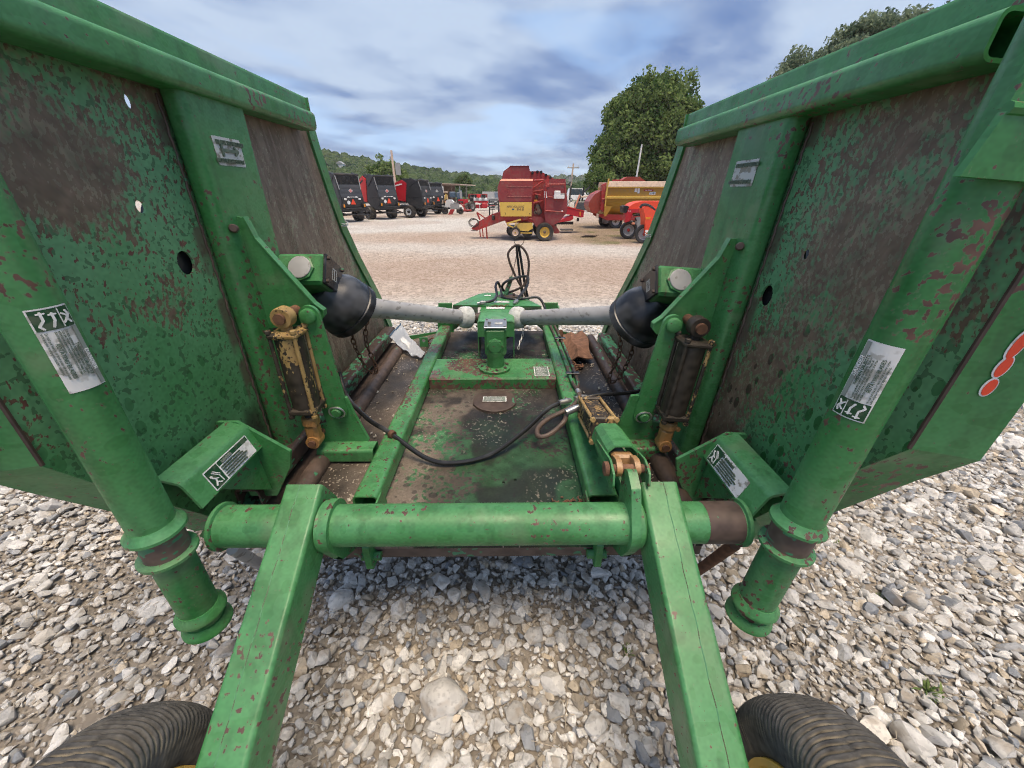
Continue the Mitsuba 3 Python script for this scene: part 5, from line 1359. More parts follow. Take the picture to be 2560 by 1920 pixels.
B('pickup_arm', cat(panel([(0.03, 0.57), (0.51, 0.70), (0.535, 0.655), (0.06, 0.525)], 14.06, 0.05), panel([(0.05, 0.56), (0.09, 0.53), (0.32, 0.42), (0.30, 0.39), (0.06, 0.49)], 14.08, 0.04), panel([(0.30, 0.44), (0.33, 0.44), (0.40, 0.60), (0.36, 0.60)], 14.08, 0.04)), YELLOW, 0.3)
B('pickup_bar', cbox((0.70, 14.16, 0.245), (0.42, 0.04, 0.05), 0.01), YELLOW, 0.5)
B('pickup_reel', cat(rod((0.75, 14.2, 0.30), (0.75, 15.7, 0.30), 0.20, n=16), cbox((0.35, 14.95, 0.30), (0.5, 1.4, 0.2), 0.05)), BLACK, 0.6)
wheel(RB, (1.33, 14.02, 0.285), (0, -1, 0), 0.30, 0.24, 0.165, YELLOW, face=-1)
wheel(RB, (0.34, 14.06, 0.265), (0, -1, 0), 0.175, 0.10, 0.105, SAND, hub_slot=OCHRE)
wheel(RB, (1.33, 15.75, 0.285), (0, 1, 0), 0.30, 0.24, 0.165, YELLOW)
wheel(RB, (0.22, 15.55, 0.21), (0, 1, 0), 0.19, 0.10, 0.105, SAND)
B('rear_foot', cat(panel([(1.62, 0.50), (1.76, 0.45), (1.88, 0.28), (1.86, 0.22), (1.70, 0.21)], 14.3, 0.06), panel([(1.62, 0.50), (1.76, 0.45), (1.88, 0.28), (1.86, 0.22), (1.70, 0.21)], 15.5, 0.06)), OLDRED, 0.6)

# bright red mower-conditioner standing behind the old baler --------------------
RM = thing('red_implement', 'bright red low implement with a boxy tail sticking out behind the old baler', 'implement')
mput('tail_box', hull([(x, y, z) for y in (16.9, 17.5) for x, z in ((2.40, 0.99), (2.54, 0.97), (3.15, 0.82), (3.14, 0.60), (3.03, 0.58), (2.40, 0.72))]), CRIMSON, 0.1, parent=RM)
mput('tail_lid', hull([(x, y, z) for y in (16.88, 17.52) for x, z in ((2.45, 1.0), (3.17, 0.83), (3.17, 0.80), (2.45, 0.965))]), RED, 0.1, parent=RM)
mput('reflector', prism([(0, 0), (0.05, 0), (0.05, 0.16), (0, 0.16)], 0.01, (2.97, 16.89, 0.64), (1, 0, 0), (0, 0, 1)), AMBER, 0.0, parent=RM)
mput('skirt', hull([(x, y, z) for y in (16.9, 17.6) for x, z in ((2.10, 0.45), (2.50, 0.60), (2.72, 0.65), (2.73, 0.53), (2.62, 0.46), (2.15, 0.40))]), CRIMSON, 0.2, parent=RM)
mput('beam', cat(cbox((2.0, 17.3, 0.35), (1.6, 0.12, 0.10), 0.01), cbox((2.5, 17.0, 0.12), (0.5, 0.3, 0.05), 0.01)), BLACK, 0.4, parent=RM)
wheel(RM, (2.94, 17.0, 0.50), (1, 0.3, 0), 0.07, 0.05, 0.03, GREY, n=16)
wheel(RM, (1.9, 17.3, 0.22), (0, -1, 0), 0.22, 0.16, 0.11, GREY, n=20)

# mixer wagon ------------------------------------------------------------------
MX = thing('mixer_wagon', 'ochre feed mixer wagon with a pale top rim and brick-red discharge chute', 'wagon')


def X_(name, mesh, slot, dirt=0.35, **k):
    return mput(name, mesh, slot, dirt, parent=k.pop('parent', MX), **k)


XE = 7.9
tank = [(4.38, 1.89)] + [(4.38, 1.25)]
prof = [(18.70, 1.70), (18.70, 1.25), (18.74, 1.0), (18.86, 0.76), (19.1, 0.60), (19.5, 0.55), (20.2, 0.60), (20.5, 1.0), (20.5, 1.70)]
Vt, Ft = [], []
for x_ in (4.40, XE):
    Vt += [(x_, y_, z_) for y_, z_ in prof]
n_ = len(prof)
Ft = [[j, j + 1, n_ + j + 1] for j in range(n_ - 1)] + [[j, n_ + j + 1, n_ + j] for j in range(n_ - 1)]
X_('tank', cat(TM(Vt, Ft), hull([(4.38, y_, z_) for y_, z_ in prof] + [(4.41, y_, z_) for y_, z_ in prof])), OCHRE, 0.3, smooth=50, label='ochre curved tank')
rim = [(18.66, 1.70), (18.60, 1.71), (18.66, 1.92), (18.70, 1.925)]
X_('top_rim', hull([(x_, y_, z_) for x_ in (4.41, XE) for y_, z_ in rim]), SAND, 0.45, label='faded pale upper rim')
X_('top_rim', hull([(x_, 39.2 - y_, z_) for x_ in (4.41, XE) for y_, z_ in rim]), SAND, 0.45)
X_('rib', cat(hull([(x_, y_, z_) for x_ in (4.37, XE) for y_, z_ in ((18.70, 1.35), (18.64, 1.33), (18.64, 1.25), (18.70, 1.235))]), hull([(x_, y_, z_) for x_ in (4.41, XE) for y_, z_ in ((18.70, 1.71), (18.60, 1.705), (18.60, 1.68), (18.70, 1.67))])), YELLOW, 0.4)
X_('end_post', cat(hull([(4.34 + 0.06 * (z_ > 1.5), y_, z_) for y_ in (18.62, 18.72) for z_ in (1.25, 2.02)] + [(4.40 + 0.05 * (z_ > 1.5), y_, z_) for y_ in (18.62, 18.72) for z_ in (1.25, 2.02)]), hull([(x_, y_, z_) for y_ in (18.64, 18.72) for x_, z_ in ((4.36, 1.25), (4.40, 1.25), (4.36, 0.6), (4.42, 0.6))])), YELLOW, 0.3)
X_('corner_gusset', hull([(x_, y_, z_) for y_ in (18.60, 18.64) for x_, z_ in ((4.36, 0.94), (4.68, 0.94), (4.45, 0.54), (4.36, 0.54))]), OCHRE, 0.2)
ch = [(4.22, 1.57), (3.93, 1.42), (3.71, 1.12), (3.69, 0.95), (3.78, 0.78), (3.88, 0.66), (4.09, 0.65), (4.26, 0.80)]
X_('chute', hull([(x_, y_, z_) for y_ in (18.9, 20.1) for x_, z_ in ch]), BRICK, 0.45, smooth=25, label='rounded brick-red discharge chute')
X_('auger_housing', cat(hull([(x_, y_, z_) for y_ in (18.75, 19.1) for x_, z_ in ((4.19, 1.79), (4.36, 1.86), (4.40, 0.80), (4.34, 0.71), (4.22, 0.80))]), cbox((4.30, 18.72, 1.23), (0.16, 0.05, 0.08), 0.02)), OLDRED, 0.4)
X_('chassis', cat(hull([(x_, y_, z_) for y_ in (18.85, 18.95) for x_, z_ in ((4.20, 0.62), (4.48, 0.515), (XE, 0.515), (XE, 0.36), (4.54, 0.36), (4.20, 0.52))]), hull([(x_, y_, z_) for y_ in (20.2, 20.3) for x_, z_ in ((4.20, 0.62), (4.48, 0.515), (XE, 0.515), (XE, 0.36), (4.54, 0.36), (4.20, 0.52))])), OLDRED, 0.4)
X_('light', cbox((4.12, 18.85, 0.55), (0.09, 0.05, 0.16), 0.01), SAND, 0.3)
LB = X_('label_sheet', cat(prism([(5.61, 1.645), (5.72, 1.65), (5.715, 1.50), (5.61, 1.50)], 0.004, (0, 18.697, 0), (1, 0, 0), (0, 0, 1)), prism([(5.73, 1.655), (5.83, 1.655), (5.83, 1.455), (5.74, 1.455)], 0.004, (0, 18.697, 0), (1, 0, 0), (0, 0, 1))), WHITE, 0.2)
NP = X_('name_plate', prism([(6.005, 1.605), (6.425, 1.605), (6.425, 1.535), (6.005, 1.535)], 0.004, (0, 18.697, 0), (1, 0, 0), (0, 0, 1)), OLDRED, 0.2)
put('lettering', xf(text('Kuhn Knight', 0.034, 0.003, True), (6.05, 18.693, 1.553), (1.15, 0, 0), (0, 0, 1), (0, -1, 0)), 'm_machine', (WHITE / 32.0, 0.1), parent=NP, smooth=False)
NP = X_('name_plate', prism([(6.28, 1.505), (6.55, 1.51), (6.535, 1.405), (6.25, 1.405)], 0.004, (0, 18.697, 0), (1, 0, 0), (0, 0, 1)), WHITE, 0.2)
put('lettering', xf(text('2450', 0.058, 0.003, True), (6.30, 18.693, 1.43), (1.15, 0, 0), (0, 0, 1), (0, -1, 0)), 'm_machine', (BLUE / 32.0, 0.1), parent=NP, smooth=False)
X_('loader_hump', hull([(x_, y_, z_) for y_ in (20.0, 20.6) for x_, z_ in ((5.2, 1.90), (5.55, 1.98), (5.57, 2.13), (6.15, 2.13), (6.44, 1.96), (6.5, 1.85))]), BRICK, 0.4)
X_('pipe', cat(rod((4.95, 20.2, 1.97), (5.55, 20.2, 1.99), 0.04, n=10)), OLDRED, 0.5)
wheel(MX, (5.05, 19.2, 0.29), (0, -1, 0), 0.31, 0.26, 0.17, WHITE)
wheel(MX, (4.80, 20.2, 0.29), (0, 1, 0), 0.31, 0.26, 0.17, WHITE)
wheel(MX, (5.9, 19.2, 0.29), (0, -1, 0), 0.31, 0.26, 0.17, WHITE)

# disc mower-conditioner in front of it -------------------------------------------
MC = thing('mower_conditioner', 'orange-red mower conditioner with curved arm covers parked before the ochre mixer wagon', 'mower')


def Z_(name, mesh, slot, dirt=0.2, **k):
    return mput(name, mesh, slot, dirt, parent=k.pop('parent', MC), **k)


Z_('arched_cover', hull([(x_, y_, z_) for y_ in (14.55, 15.3) for x_, z_ in ((4.20, 0.985), (4.26, 1.04), (4.36, 1.12), (4.48, 1.175), (4.70, 1.22), (5.6, 1.22), (5.6, 0.985))]), ORANGE, 0.1, smooth=50)
BM = Z_('beam', cat(hull([(x_, y_, z_) for y_ in (14.5, 14.75) for x_, z_ in ((4.19, 0.98), (5.6, 0.98), (5.6, 0.86), (4.16, 0.86))]), hull([(x_, y_, z_) for y_ in (14.5, 14.75) for x_, z_ in ((4.14, 0.86), (4.40, 0.86), (4.32, 0.75), (4.32, 0.59), (4.18, 0.55))])), CRIMSON, 0.2)
put('lettering', xf(text('11', 0.055, 0.003), (4.225, 14.498, 0.893), (1, 0, 0), (0, 0, 1), (0, -1, 0)), 'm_machine', (WHITE / 32.0, 0.1), parent=BM, smooth=False)
put('lettering', xf(text('FC', 0.055, 0.003, True), (4.66, 14.498, 0.893), (1.3, 0, 0), (0, 0, 1), (0, -1, 0)), 'm_machine', (WHITE / 32.0, 0.1), parent=BM, smooth=False)
Z_('bumper', hull([(x_, y_, z_) for y_ in (14.45, 14.9) for x_, z_ in ((4.03, 1.06), (4.13, 1.09), (4.24, 1.06), (4.17, 0.87), (4.06, 0.86))]), BLACK, 0.1)
Z_('curved_arm', prism(Polygon([(4.31, 1.04), (4.34, 1.10), (4.45, 1.10), (4.60, 1.03), (4.75, 0.93), (4.72, 0.67), (4.66, 0.36), (4.57, 0.22), (4.49, 0.34), (4.40, 0.81)]), 0.5, (0, 13.40, 0), (1, 0, 0), (0, 0, 1), (0, 1, 0)), ORANGE, 0.1)
Z_('arm_top', tube(spline([(4.30, 13.40, 1.05), (4.36, 13.40, 1.12), (4.50, 13.40, 1.115), (4.64, 13.40, 1.05), (4.74, 13.40, 0.97)], 5), 0.06, 8), BLACK, 0.1)
Z_('reflector', prism([(4.42, 0.795), (4.58, 0.80), (4.57, 0.73), (4.43, 0.73)], 0.006, (0, 13.146, 0), (1, 0, 0), (0, 0, 1)), AMBER, 0.0)
Z_('sticker', prism([(4.46, 0.42), (4.56, 0.42), (4.56, 0.36), (4.47, 0.36)], 0.006, (0, 13.146, 0), (1, 0, 0), (0, 0, 1)), WHITE, 0.0)
Z_('curtain', hull([(x_, y_, z_) for y_ in (14.4, 14.45) for x_, z_ in ((4.50, 0.73), (4.95, 0.74), (4.9, 0.45), (4.61, 0.36))]), GREY, 0.5)
for a, b in (((4.42, 14.35, 0.80), (4.62, 14.3, 0.84)), ((4.44, 14.3, 0.70), (4.50, 14.3, 0.62)), ((4.40, 14.4, 0.78), (4.70, 14.4, 0.80))):
    Z_('hydraulic_part', rod(a, b, 0.025, n=8), BLACK, 0.4)
Z_('bracket', cbox((4.40, 14.3, 0.53), (0.10, 0.08, 0.06), 0.01), SALMON, 0.4)
wheel(MC, (4.40, 14.78, 0.285), (-0.15, -1, 0), 0.295, 0.20, 0.185, GREY, hub_slot=OLDRED)
wheel(MC, (4.52, 13.36, 0.285), (-0.25, -1, 0), 0.295, 0.20, 0.185, GREY, hub_slot=OLDRED)


# row of black balers --------------------------------------------------------------
def black_baler(label, loc, ang, kind, group=None):
    """local frame: rear face at y = 0, machine runs to +y, width along x; kind picks the trim"""
    K = thing('black_baler', label, 'baler', group)
    ca, sa = math.cos(ang), math.sin(ang)
    U_, V_ = np.array((ca, sa, 0)), np.array((-sa, ca, 0))

    def Q(name, m, slot, dirt=0.12, parent=None, **k):
        return mput(name, xf(m, loc, U_, V_, (0, 0, 1)), slot, dirt, parent=parent or K, **k)
    Hh = {'a': 2.42, 'b': 2.25, 'c': 2.15}[kind]
    w = 0.68
    side = [(0.04, 0.72), (0.0, 1.05), (0.16, 1.85), (0.26, Hh - 0.10), (0.75, Hh + 0.05), (1.15, 1.98), (1.30, 1.45), (1.15, 0.92), (0.75, 0.66)]
    for sx in (-1, 1):
        Q('side_panel', hull([(sx * (w - 0.03 * t), y, z) for t in (0, 2) for y, z in side]), DARK, 0.15)
        Q('side_rib', cat(tube([(sx * (w + 0.01), 0.10, 1.22), (sx * (w + 0.01), 0.95, 1.18)], 0.018, 6), tube([(sx * (w + 0.01), 0.30, Hh - 0.15), (sx * (w + 0.01), 0.85, 1.80)], 0.018, 6)), BLACK, 0.1)
        Q('gate_strut', rod((sx * (w - 0.02), 0.20, Hh - 0.14), (sx * (w - 0.06), 0.06, 1.62), 0.022, n=8), GREY, 0.1)
    Q('core', hull([(x, y, z) for x in (-w + 0.06, w - 0.06) for y, z in ((0.16, 0.78), (0.14, 1.05), (0.40, Hh - 0.3), (0.8, Hh - 0.15), (1.0, 1.5), (0.9, 0.8))]), BLACK, 0.1)
    # rear gate: curtain of bars over a ribbed panel
    zb = 1.86
    for i in range(15):
        x = -w + 0.10 + i * (2 * w - 0.2) / 14
        Q('curtain_bar', cbox((x, 0.20, (zb + Hh - 0.12) / 2), (0.075, 0.03, Hh - 0.12 - zb), 0.008), BLACK, 0.05)
    Q('top_tube', rod((-w, 0.22, Hh - 0.08), (w, 0.22, Hh - 0.08), 0.055, n=12), DARK, 0.3)
    RP_ = Q('rear_panel', cat(*[hull([(x, y, z) for x in (-w + 0.06, w - 0.06) for y, z in ((y0, z0), (y1, z1), (y1 + 0.08, z1), (y0 + 0.08, z0), ((y0 + y1) / 2 - 0.02, (z0 + z1) / 2))]) for (y0, z0, y1, z1) in ((0.10, zb - 0.21, 0.14, zb), (0.06, zb - 0.42, 0.10, zb - 0.215), (0.02, zb - 0.62, 0.06, zb - 0.425))]), SLATE if kind != 'b' else DARK, 0.15)
    LPn = Q('lower_panel', hull([(x, y, z) for x in (-w + 0.08, w - 0.08) for y, z in ((0.02, zb - 0.63), (0.0, 1.0), (0.06, 0.74), (0.14, 0.74), (0.14, zb - 0.63))]), DARK if kind != 'b' else SLATE, 0.15)
    ex = 0.0
    EM = Q('emblem', prism([(0, -0.105), (0.125, 0), (0, 0.105), (-0.125, 0)], 0.01, (ex, 0.045, zb - 0.30), (1, 0, 0), (0, 0, 1)), WHITE, 0.0, parent=RP_)
    Q('emblem', prism([(0, -0.085), (0.10, 0), (0, 0.085), (-0.10, 0)], 0.012, (ex, 0.042, zb - 0.30), (1, 0, 0), (0, 0, 1)), RED if kind != 'c' else GREY, 0.0, parent=RP_)
    tm = text('KUHN', 0.042, 0.004, True)
    b_ = tm.bounds
    tm.apply_translation((-(b_[0][0] + b_[1][0]) / 2, -0.021, 0))
    Q('emblem_lettering', xf(tm, (ex, 0.034, zb - 0.30), (1, 0, 0), (0, 0, 1), (0, -1, 0)), WHITE, 0.0, parent=RP_, smooth=False)
    Q('slow_sign', prism([(-0.14, 0), (0.14, 0), (0.03, 0.26), (-0.03, 0.26)], 0.012, (0.02, -0.01, 0.90), (1, 0, 0), (0, 0, 1)), ORANGE, 0.0, parent=LPn, label='orange slow vehicle triangle')
    for sx in (-1, 1):
        Q('work_lamp', cbox((sx * 0.42, -0.02, 1.16), (0.14, 0.05, 0.09), 0.015), WHITE, 0.0, parent=LPn)
    if kind == 'a':
        for sx in (-1, 1):
            Q('stripe', prism([(-0.24 * sx, 0), (-0.02 * sx, 0), (-0.10 * sx, 0.06), (-0.17 * sx, 0.06)], 0.008, (0.02 - 0.1 * sx, 0.0, 1.235), (1, 0, 0), (0, 0, 1)), WHITE, 0.2, parent=LPn)
        tm = text('VB 560', 0.05, 0.004, True)
        tm.apply_translation((-(tm.bounds[0][0] + tm.bounds[1][0]) / 2, 0, 0))
        Q('model_lettering', xf(tm, (0.02, -0.006, 1.24), (1, 0, 0), (0, 0, 1), (0, -1, 0)), WHITE, 0.0, parent=LPn, smooth=False)
        Q('round_sticker', lathe([(0.095, 0), (0.095, 0.01)], (-0.24, 0.01, 1.0), (0, -1, 0), 18), WHITE, 0.0, parent=LPn)
    Q('bumper', cat(rod((-w - 0.05, -0.04, 0.70), (w + 0.05, -0.04, 0.70), 0.035, n=10), cbox((0, 0.25, 0.62), (1.5, 0.5, 0.12), 0.02)), DARK, 0.3)
    for sx in (-1, 1):
        L_ = Q('tail_light', cbox((sx * (w - 0.08), -0.08, 0.84), (0.20, 0.08, 0.22), 0.03), BLACK, 0.0)
        Q('lens', cbox((sx * (w - 0.08), -0.125, 0.84), (0.09, 0.02, 0.15), 0.008), AMBER, 0.0, parent=L_)
    Q('bale_kicker', cat(rod((-0.60, -0.25, 0.42), (0.75, -0.25, 0.36), 0.04, n=10), rod((-0.60, -0.25, 0.42), (-0.6, 0.3, 0.5), 0.035, n=8), rod((0.70, -0.25, 0.37), (0.7, 0.3, 0.5), 0.035, n=8)), BLACK, 0.3)
    Q('chassis', cat(cbox((0, 1.5, 0.62), (1.3, 2.2, 0.2), 0.03), cbox((0, 3.3, 0.55), (0.25, 1.8, 0.16), 0.03), rod((-1.0, 0.95, 0.36), (1.0, 0.95, 0.36), 0.06)), BLACK, 0.3)
    col = RED if kind == 'a' else CRIMSON
    for sx in (-1, 1):
        f_ = Q('front_side', hull([(sx * (w + 0.03 - 0.05 * t), y, z) for t in (0, 1) for y, z in ((1.22, 0.95), (1.18, 1.55), (1.02, Hh - 0.24), (1.35, Hh - 0.06), (2.1, 1.95), (2.55, 1.50), (2.5, 1.15))]), col, 0.12, label='glossy red front side panel', smooth=20)
        Q('stripe', hull([(sx * (w + 0.045), y, z) for y, z in ((1.30, Hh - 0.32), (1.95, 1.80), (2.05, 1.84), (1.35, Hh - 0.26))] + [(sx * (w + 0.035), 1.6, 1.95)]), WHITE if kind != 'a' else BLACK, 0.1, parent=f_)
    Q('front_hood', hull([(x, y, z) for x in (-w + 0.05, w - 0.05) for y, z in ((0.80, Hh - 0.02), (1.30, Hh + 0.02), (2.1, 1.9), (2.5, 1.4), (2.4, 0.9), (1.0, 0.9))]), DARK, 0.1, smooth=20)
    wheel(K, loc + U_ * (-w - 0.08) + V_ * 0.95 + np.array((0, 0, 0.37)), -U_, 0.38, 0.40, 0.20, WHITE if kind == 'b' else GREY, hub_slot=BLACK)
    wheel(K, loc + U_ * (w + 0.08) + V_ * 0.95 + np.array((0, 0, 0.37)), U_, 0.38, 0.40, 0.20, WHITE if kind == 'b' else GREY, hub_slot=BLACK)
    return K


A3 = np.array
black_baler('nearest black round baler of the row, partly hidden by the left wing', A3((-8.30, 23.2, 0)), math.radians(50), 'a')
black_baler('second black round baler from the left, with an orange-red front side', A3((-7.05, 25.7, 0)), math.radians(50), 'a')
black_baler('third baler in the row, with a glossy crimson side and a silver rimmed wheel', A3((-5.10, 27.8, 0)), math.radians(72), 'b')
black_baler('farthest black round baler with an orange triangle, last in the row', A3((-5.05, 31.6, 0)), math.radians(52), 'c')

# white wheeled machine with a grader blade -------------------------------------------
GB_ = thing('blade_implement', 'white-topped implement with a grey blade and red frame beside the last black baler', 'implement')
for n_, m_, sl in (('white_cover', hull([(x, y, z) for y in (32.0, 32.6) for x, z in ((-4.62, 0.50), (-4.60, 0.86), (-4.42, 0.99), (-4.12, 0.98), (-3.94, 0.84), (-4.2, 0.46))]), WHITE),
                   ('blade', hull([(x, y, z) for y in (31.4, 31.5) for x, z in ((-4.14, 0.75), (-3.52, 0.75), (-3.47, 0.42), (-4.16, 0.38))]), GREY),
                   ('side_shield', hull([(x, y, z) for y in (31.4, 31.6) for x, z in ((-4.14, 0.37), (-3.84, 0.36), (-4.05, 0.0), (-4.36, 0.0))]), OLDRED),
                   ('pump', cbox((-4.95, 32.2, 0.85), (0.45, 0.5, 0.4), 0.06), SAND), ('arm', rod((-4.9, 31.9, 0.62), (-4.4, 31.8, 0.45), 0.05, n=8), GREY),
                   ('frame', cat(cbox((-4.2, 32.2, 0.42), (1.6, 0.4, 0.12), 0.02), cbox((-3.6, 31.8, 0.25), (0.3, 0.3, 0.3), 0.05)), BLACK)):
    mput(n_, m_, sl, 0.4, parent=GB_)
wheel(GB_, (-4.62, 31.8, 0.24), (0.2, -1, 0), 0.25, 0.2, 0.12, DARK, n=20)
wheel(GB_, (-3.45, 31.9, 0.20), (0.2, -1, 0), 0.21, 0.2, 0.10, DARK, n=20)

# small red tractor and the grain drill behind ------------------------------------------
TR = thing('red_tractor', 'small old red tractor with grey tyres standing in front of the seed drill', 'tractor')
for n_, m_, sl in (('bonnet', hull([(x, y, z) for y in (35.8, 36.4) for x, z in ((-4.08, 0.62), (-4.06, 0.92), (-3.9, 0.97), (-3.25, 0.97), (-3.25, 0.6))]), CRIMSON), ('grille', cbox((-3.85, 35.76, 0.74), (0.40, 0.06, 0.18), 0.02), BLACK),
                   ('loader', cat(rod((-3.85, 35.6, 0.72), (-3.40, 35.6, 0.12), 0.05, n=8), rod((-3.6, 35.6, 0.9), (-3.55, 35.6, 0.12), 0.05, n=8), cbox((-3.3, 35.6, 0.12), (0.7, 0.3, 0.12), 0.02)), OLDRED), ('exhaust', rod((-3.50, 36.1, 0.95), (-3.50, 36.1, 1.45), 0.035, n=8), BLACK), ('seat', cbox((-2.95, 36.3, 0.95), (0.3, 0.4, 0.3), 0.05), BLACK)):
    mput(n_, m_, sl, 0.35, parent=TR)
wheel(TR, (-2.98, 36.2, 0.42), (0.75, -0.66, 0), 0.42, 0.28, 0.2, GREY, n=24, tyre_dirt=1.2)
wheel(TR, (-3.30, 35.9, 0.35), (0.75, -0.66, 0), 0.36, 0.22, 0.16, GREY, n=24, tyre_dirt=1.2)
DRL = thing('seed_drill', 'red seed drill with a black hopper and a row of pale rounded lids', 'drill')
mput('hopper', hull([(x, y, z) for y in (38.0, 38.7) for x, z in ((-3.35, 1.34), (-1.72, 1.34), (-1.78, 0.96), (-3.28, 0.96))]), BLACK, 0.2, parent=DRL)
mput('hopper_rim', cat(cbox((-2.53, 37.98, 1.33), (1.66, 0.08, 0.05), 0.01), cbox((-1.74, 37.98, 1.1), (0.08, 0.1, 0.5), 0.02), cbox((-3.33, 37.98, 1.15), (0.08, 0.1, 0.4), 0.02)), OLDRED, 0.2, parent=DRL)
mput('red_panel', cbox((-2.47, 37.95, 1.19), (0.36, 0.04, 0.30), 0.01), RED, 0.0, parent=DRL)
for i in range(6):
    mput('lid', lathe([(0.13, 0), (0.13, 0.10), (0.09, 0.12)], (-3.10 + 0.255 * i, 37.90, 0.94), (0, -1, 0), 14), WHITE if i % 2 else GREY, 0.3, parent=DRL)
for i in range(5):
    mput('post', cbox((-3.15 + 0.32 * i, 37.96, 1.14), (0.03, 0.03, 0.34), 0.005), GREY, 0.1, parent=DRL)
mput('frame', cat(cbox((-2.35, 38.0, 0.72), (1.45, 0.3, 0.16), 0.03), cbox((-1.95, 37.9, 0.45), (0.5, 0.4, 0.4), 0.05), cbox((-1.5, 37.8, 0.45), (0.9, 0.1, 0.08), 0.02), cbox((-2.4, 38.2, 0.35), (1.3, 0.3, 0.3), 0.05)), CRIMSON, 0.3, parent=DRL)
th = np.linspace(0, 2 * PI, 25)[:-1]
mput('drive_ring', tube(np.stack([-2.62 + 0.25 * np.cos(th), np.full(24, 37.6), 0.34 + 0.32 * np.sin(th)], 1), 0.03, 6, closed=True), WHITE, 0.4, parent=DRL)

# open shed -------------------------------------------------------------------------------
SH_ = thing('open_shed', 'long open-sided shed with a pale sloping roof at the left behind the balers', 'shed')
mput('roof', hull([(x, y, z) for (x, y) in ((-22, 62), (-6.35, 59.5), (-4.9, 68), (-20, 71)) for z in ((2.98 if x < -10 else 2.38), (3.12 if x < -10 else 2.50))]), SAND, 0.5, parent=SH_)
mput('fascia', hull([(x, y, z) for x, y, z in ((-22, 61.9, 2.6), (-22, 61.9, 3.0), (-6.35, 59.4, 2.28), (-6.35, 59.4, 2.42), (-22, 62.0, 2.6), (-6.35, 59.5, 2.3))]), BROWN, 0.3, parent=SH_)
for x, y in ((-6.5, 59.7), (-7.7, 60.2), (-9.0, 60.2), (-11, 60.4), (-6.2, 66)):
    mput('post', rod((x, y, 0), (x, y, 2.45), 0.07, n=8), GREY if x > -7 else BROWN, 0.5, parent=SH_)
mput('wall', cat(cbox((-14, 67, 1.3), (12, 0.15, 2.4), 0.02)), BROWN, 0.4, parent=SH_)
PN = thing('white_board', 'pale upright board standing at the near end of the shed', 'board')
mput('sheet', hull([(x, y, z) for y in (45.0, 45.06) for x, z in ((-7.06, 2.04), (-6.58, 2.04), (-6.58, 1.35), (-6.96, 1.0), (-7.1, 1.0))]), WHITE, 0.2, parent=PN)
mput('post', cat(cbox((-7.0, 45.1, 0.6), (0.06, 0.06, 1.2), 0.01), cbox((-6.65, 45.1, 0.6), (0.06, 0.06, 1.2), 0.01)), GREY, 0.3, parent=PN)
BT_ = thing('blue_machine', 'blue grey machine parked at the open end of the shed', 'machine')
mput('body', cat(cbox((-6.40, 58, 1.1), (0.7, 0.9, 0.8), 0.08), cbox((-6.25, 58, 1.55), (0.4, 0.7, 0.3), 0.05)), BLUE, 0.6, parent=BT_)
mput('panel', cbox((-6.15, 57.5, 1.15), (0.28, 0.05, 0.9), 0.02), GREY, 0.2, parent=BT_)
mput('base', cbox((-6.4, 58, 0.4), (0.8, 0.8, 0.7), 0.05), BLACK, 0.3, parent=BT_)
mput('tank', cbox((-7.3, 58, 1.2), (0.8, 0.7, 0.7), 0.1), BLUE, 0.4, parent=BT_)
YL = thing('yellow_loader', 'small yellow loader seen under the shed roof', 'loader')
mput('cab', cat(cbox((-8.1, 57, 1.5), (0.6, 0.8, 0.12), 0.03), cbox((-8.1, 57, 0.9), (0.5, 0.6, 0.5), 0.05)), SAND, 0.3, parent=YL)
mput('mast', cat(rod((-8.3, 56.6, 0.2), (-8.0, 56.6, 1.3), 0.07, n=8), rod((-7.9, 56.6, 1.25), (-7.85, 56.6, 0.3), 0.06, n=8)), YELLOW, 0.2, parent=YL)
wheel(YL, (-8.1, 56.6, 0.3), (0, -1, 0), 0.3, 0.2, 0.14, YELLOW, n=16)

# vehicles along the far road ----------------------------------------------------------------
def car(name, label, x, y, ln, slot, tall=0.0, heading=0.0, cat__='car'):
    K = thing(name, label, cat__)
    ca, sa = math.cos(heading), math.sin(heading)

    def Q(n_, m, sl, dirt=0.05, mat=None):
        m = xf(m, (x, y, 0), (ca, sa, 0), (-sa, ca, 0), (0, 0, 1))
        return mput(n_, m, sl, dirt, parent=K, smooth=30) if mat is None else put(n_, m, mat, parent=K, smooth=30)
    h = 0.85 + tall * 0.3
    Q('body', hull([(a, b, c) for b in (-0.85, 0.85) for a, c in ((-ln / 2, 0.35), (-ln / 2, h), (-ln / 2 + 0.3, h + 0.05), (ln / 2 - 0.2, h), (ln / 2, h - 0.2), (ln / 2, 0.35))]), slot)
    Q('cabin', hull([(a, b * (0.85 if c > h + 0.1 else 1), c) for b in (-0.8, 0.8) for a, c in ((-ln * 0.42, h), (-ln * 0.36, h + 0.55 + tall), (ln * 0.10, h + 0.55 + tall), (ln * 0.28, h))]), slot)
    for sy in (-1, 1):
        Q('window', hull([(a, sy * (0.80 if c < h + 0.2 else 0.73), c) for a, c in ((-ln * 0.37, h + 0.08), (-ln * 0.33, h + 0.45 + tall), (ln * 0.07, h + 0.45 + tall), (ln * 0.2, h + 0.08))] + [(0, sy * 0.6, h + 0.2)]), 0, mat='m_glass_dark')
    for sx in (-1, 1):
        for sy in (-1, 1):
            c = np.array((x, y, 0)) + np.array((ca, sa, 0)) * sx * ln * 0.31 + np.array((-sa, ca, 0)) * sy * 0.78 + np.array((0, 0, 0.32))
            wheel(K, c, np.array((-sa, ca, 0)) * sy, 0.32, 0.2, 0.2, GREY, n=16)
    return K


